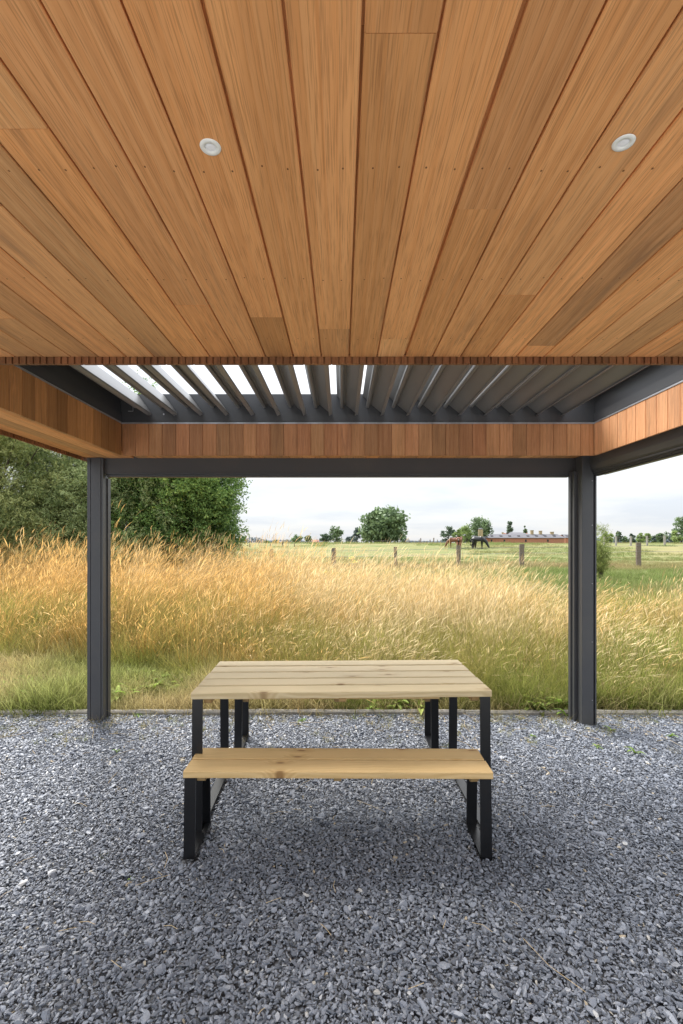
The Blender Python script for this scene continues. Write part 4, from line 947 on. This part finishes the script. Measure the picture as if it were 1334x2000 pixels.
mb = MB(); mb.tube([(0, 0, -.3), (0, 0, py2z(1050, 85)-float(terrain(px2x(504, 85), 85)))], .05, 6)
tag(build(mb, 'thin_pole', M['weathered'], None, (px2x(504, 85), 85, float(terrain(px2x(504, 85), 85)))), 'tall thin pole standing among the low posts on the left', 'pole')
sk = tag(build(post_mesh(.05, .05, 1.0, 3), 'stake', M['weathered'], None, (px2x(464, 24), 24, float(terrain(px2x(464, 24), 24)))), 'thin dark wooden stake right of the leafy tree', 'stake')

# ------------------------------------------------------------------ farm buildings
def barn(name, label, x0px, x1px, eave, ridge, Y, depth, wall, roof, skylights=(), doors=(), hip=0, chimneys=(), cat='barn'):
    x0, x1 = px2x(x0px, Y), px2x(x1px, Y); xm = (x0+x1)/2; g = float(terrain(xm, Y))-.3
    root = tag(empty(name, (xm, Y, g)), label, cat); ze = py2z(eave, Y)-g; zr = py2z(ridge, Y)-g; hx = (x1-x0)/2
    mb = MB(); mb.box(-hx, hx, 0, depth, 0, ze)
    mb.add([(-hx, 0, ze), (-hx, depth, ze), (-hx+hip*0, depth/2, zr-.15), (hx, 0, ze), (hx, depth, ze), (hx, depth/2, zr-.15)], [(0, 1, 2), (3, 5, 4)])
    build(mb, 'wall', wall, root)
    mb = MB(); t = .18; ov = .35
    for sgn in (0, 1):
        ya = -ov if sgn == 0 else depth+ov
        mb.add([(-hx-.3, ya, ze-.15), (hx+.3, ya, ze-.15), (hx+.3-hip, depth/2, zr), (-hx-.3+hip, depth/2, zr), (-hx-.3, ya, ze-.15+t), (hx+.3, ya, ze-.15+t), (hx+.3-hip, depth/2, zr+t), (-hx-.3+hip, depth/2, zr+t)],
               [(0, 1, 2, 3), (4, 5, 6, 7), (0, 1, 5, 4), (0, 3, 7, 4), (1, 2, 6, 5)])
    rf = build(mb, 'roof', roof, root)
    sl_ = (zr-ze+.15)/(depth/2+ov)
    for a in skylights:
        xx = px2x(a, Y)-xm; yy = depth*.22; m2 = MB(); zc = ze-.15+t+(yy+ov)*sl_
        m2.add([(xx-.5, yy-.6, zc-.6*sl_+.03), (xx+.5, yy-.6, zc-.6*sl_+.03), (xx+.5, yy+.6, zc+.6*sl_+.03), (xx-.5, yy+.6, zc+.6*sl_+.03), (xx-.5, yy-.6, zc-.6*sl_+.35), (xx+.5, yy-.6, zc-.6*sl_+.35)], [(0, 1, 2, 3), (0, 1, 5, 4), (4, 5, 2, 3)])
        build(m2, 'skylight', M['darkglass'], rf)
    for (a, pt, wp) in chimneys:
        xx = px2x(a, Y)-xm; m2 = MB(); w_ = wp/F*Y; zt_ = py2z(pt, Y)-g; m2.box(xx-w_/2, xx+w_/2, depth/2-w_/2, depth/2+w_/2, zr-.6, zt_); m2.box(xx-w_/2-.1, xx+w_/2+.1, depth/2-w_/2-.1, depth/2+w_/2+.1, zt_+.001, zt_+.2)
        build(m2, 'chimney', M['tan_brick'], rf)
    for a in doors:
        xx = px2x(a, Y)-xm; m2 = MB(); m2.box(xx-.35, xx+.35, -.05, -.002, .9, ze-.7); build(m2, 'window', M['darkglass'], root)
    return root
barn('long_barn', 'long low orange brick barn with dark slate roof and small skylights', 950, 1103, 1050.5, 1043.5, 205, 9, M['orange_brick'], M['slate'], (963, 981, 998, 1016, 1034, 1051, 1068, 1086), (960, 985, 1027, 1070), 1.5, ((1047, 1036, 5), (1064, 1037, 5), (1087, 1039, 5.5)))
barn('barn_wing', 'short orange brick gabled wing of the farm beside the silo', 940, 952, 1050, 1044, 196, 8, M['orange_brick'], M['slate'])
barn('slate_barn', 'slate roofed farm building rising behind the long barn', 992, 1036, 1044, 1040, 232, 10, M['brick'], M['slate'], hip=3, chimneys=((988.5, 1040, 3),))
barn('brick_barn', 'low orange brick barn right of the long barn behind the post', 1104, 1150, 1050, 1044, 215, 9, M['orange_brick'], M['slate'], (1111,), hip=1)
barn('grey_shed', 'grey sheet shed with a curved looking roof left of the silo', 909, 933, 1052, 1044.5, 188, 10, M['greyshed'], M['slate'], hip=1.8, cat='shed')
barn('red_brick_house', 'small red brick house between the far trees on the left', 611, 621, 1059, 1055, 200, 6, M['brick'], M['rooftile'], cat='house')
barn('low_shed', 'low pale brown shed far off left of the pair of rounded trees', 541, 549, 1060, 1057.5, 230, 6, M['tan_brick'], M['slate'], cat='shed')
Ys = 192; Xs = px2x(938.5, Ys); g = float(terrain(Xs, Ys))
silo = tag(empty('silo', (Xs, Ys, g)), 'round tan brick silo standing at the left end of the barn', 'silo')
mb = MB(); rr_ = 4.6/F*Ys; zt_ = py2z(1034, Ys)-g; mb.tube([(0, 0, -.2), (0, 0, zt_)], rr_, 20); build(mb, 'tower', M['tan_brick'], silo)
mb = MB(); mb.tube([(0, 0, zt_+.001), (0, 0, zt_+.22), (0, 0, zt_+.5)], [rr_*1.06, rr_*1.04, rr_*.5], 20); build(mb, 'cap', M['slate'], silo)

# ------------------------------------------------------------------ horses
def horse(label, px_, Y, rz, mat, size=1.0, rump=1.0, graze=True):
    X = px2x(px_, Y); root = tag(empty('horse', (X, Y, float(terrain(X, Y))), rz), label, 'horse', 'horses grazing in the pasture')
    V = [(-.05, 0, 1.22), (.35, 0, 1.22), (.58, 0, 1.24), (-.45, 0, 1.27), (-.72, 0, 1.20)]; Rr = [.29, .29, .24, .29, .20]; E = [(0, 1), (1, 2), (0, 3), (3, 4)]
    neck = [(.84, 0, 1.06, .20), (1.02, 0, .80, .15), (1.14, 0, .54, .125), (1.24, 0, .34, .10), (1.36, 0, .14, .055)] if graze else [(.82, 0, 1.5, .15), (1.0, 0, 1.75, .11), (1.1, 0, 1.85, .10), (1.28, 0, 1.72, .08), (1.42, 0, 1.58, .055)]
    last = 2
    for (a, b_, c, q) in neck: V.append((a, b_, c)); Rr.append(q); E.append((last, len(V)-1)); last = len(V)-1
    for s in (-1, 1):
        for (att, ch) in ((1, [(.46, .17, .98, .13), (.48, .16, .58, .06), (.45, .16, .18, .042), (.50, .16, .04, .06)]), (3, [(-.60, .18, 1.02, .18), (-.50, .18, .80, .12), (-.74, .17, .52, .065), (-.70, .17, .17, .045), (-.66, .17, .04, .06)])):
            last = att
            for (a, b_, c, q) in ch: V.append((a+random.uniform(-.04, .04), b_*s, c)); Rr.append(q); E.append((last, len(V)-1)); last = len(V)-1
    me = bpy.data.meshes.new('body'); me.from_pydata(V, E, []); me.materials.append(mat); o = mobj('body', me, None, root)
    sm = o.modifiers.new('skin', 'SKIN'); sm.use_smooth_shade = True
    for i, q in enumerate(Rr): me.skin_vertices[0].data[i].radius = (q*1.32, q*1.32); me.skin_vertices[0].data[i].use_root = (i == 0)
    ss = o.modifiers.new('sub', 'SUBSURF'); ss.levels = 2; ss.render_levels = 2
    mb = MB(); mb.tube([(-.84, 0, 1.25), (-.98, 0, 1.0), (-1.0, .02, .55), (-.98, .03, .38)], [.04, .075, .06, .02], 7); build(mb, 'tail', M['blackcoat'], root, smooth=True)
    mb = MB()
    nk = neck[:3]; pts = [(.55, 0, 1.45)]+[(a+.08 if graze else a-.12, 0, c+q) for (a, _, c, q) in nk]; mb.tube(pts, [.03, .05, .045, .03], 6); build(mb, 'mane', M['blackcoat'], root, smooth=True)
    e = neck[2]
    for s in (-1, 1): mb = MB(); mb.tube([(e[0]-.0, s*.06, e[2]+.06), (e[0]-.03, s*.08, e[2]+.19)], [.035, .006], 5); build(mb, 'ear', mat, root)
    root.scale = (size*1.08,)*3
    return root
horse('bay brown horse grazing with head down, leftmost of the herd', 886, 66, R(168), M['bay'], .80)
horse('chestnut horse seen from behind beside the bay horse', 897, 65, R(70), M['chestnut'], .93)
horse('dark bay horse standing behind the black horse', 926, 65, R(-110), M['darkbay'], .88)
horse('glossy black horse grazing with head down to the right', 934, 63.5, R(-28), M['blackcoat'], .98)

# yellow flowers in the tall grass
for i, (a, b_, Y, lb) in enumerate(((692, 1097, 11.5, 'larger yellow flower head above the tall grass in the middle'), (686, 1089, 12.2, 'smaller yellow flower head just above the larger one'), (633, 1118, 11.0, 'small orange yellow flower lower left of the two yellow flower heads'))):
    X = px2x(a, Y); zt_ = py2z(b_, Y); g = float(terrain(X, Y)); e = tag(empty('yellow_wildflower', (X, Y, g)), lb, 'flower')
    mb = MB(); mb.tube([(0, 0, 0), (.02, 0, (zt_-g)*.6), (0, 0, zt_-g)], .006, 5); build(mb, 'stem', M['weedmat'] if 'weedmat' in M else M['weathered'], e)
    mb = MB()
    for k in range(16):
        q = Vector((random.gauss(0, .035), random.gauss(0, .035), zt_-g+random.uniform(-.03, .03))); s = .018
        mb.add([q+Vector((s, 0, 0)), q+Vector((0, s, .004)), q+Vector((-s, 0, 0)), q+Vector((0, -s, .004)), q+Vector((0, 0, .014))], [(0, 1, 4), (1, 2, 4), (2, 3, 4), (3, 0, 4)])
    build(mb, 'bloom', M['yellow'], e)
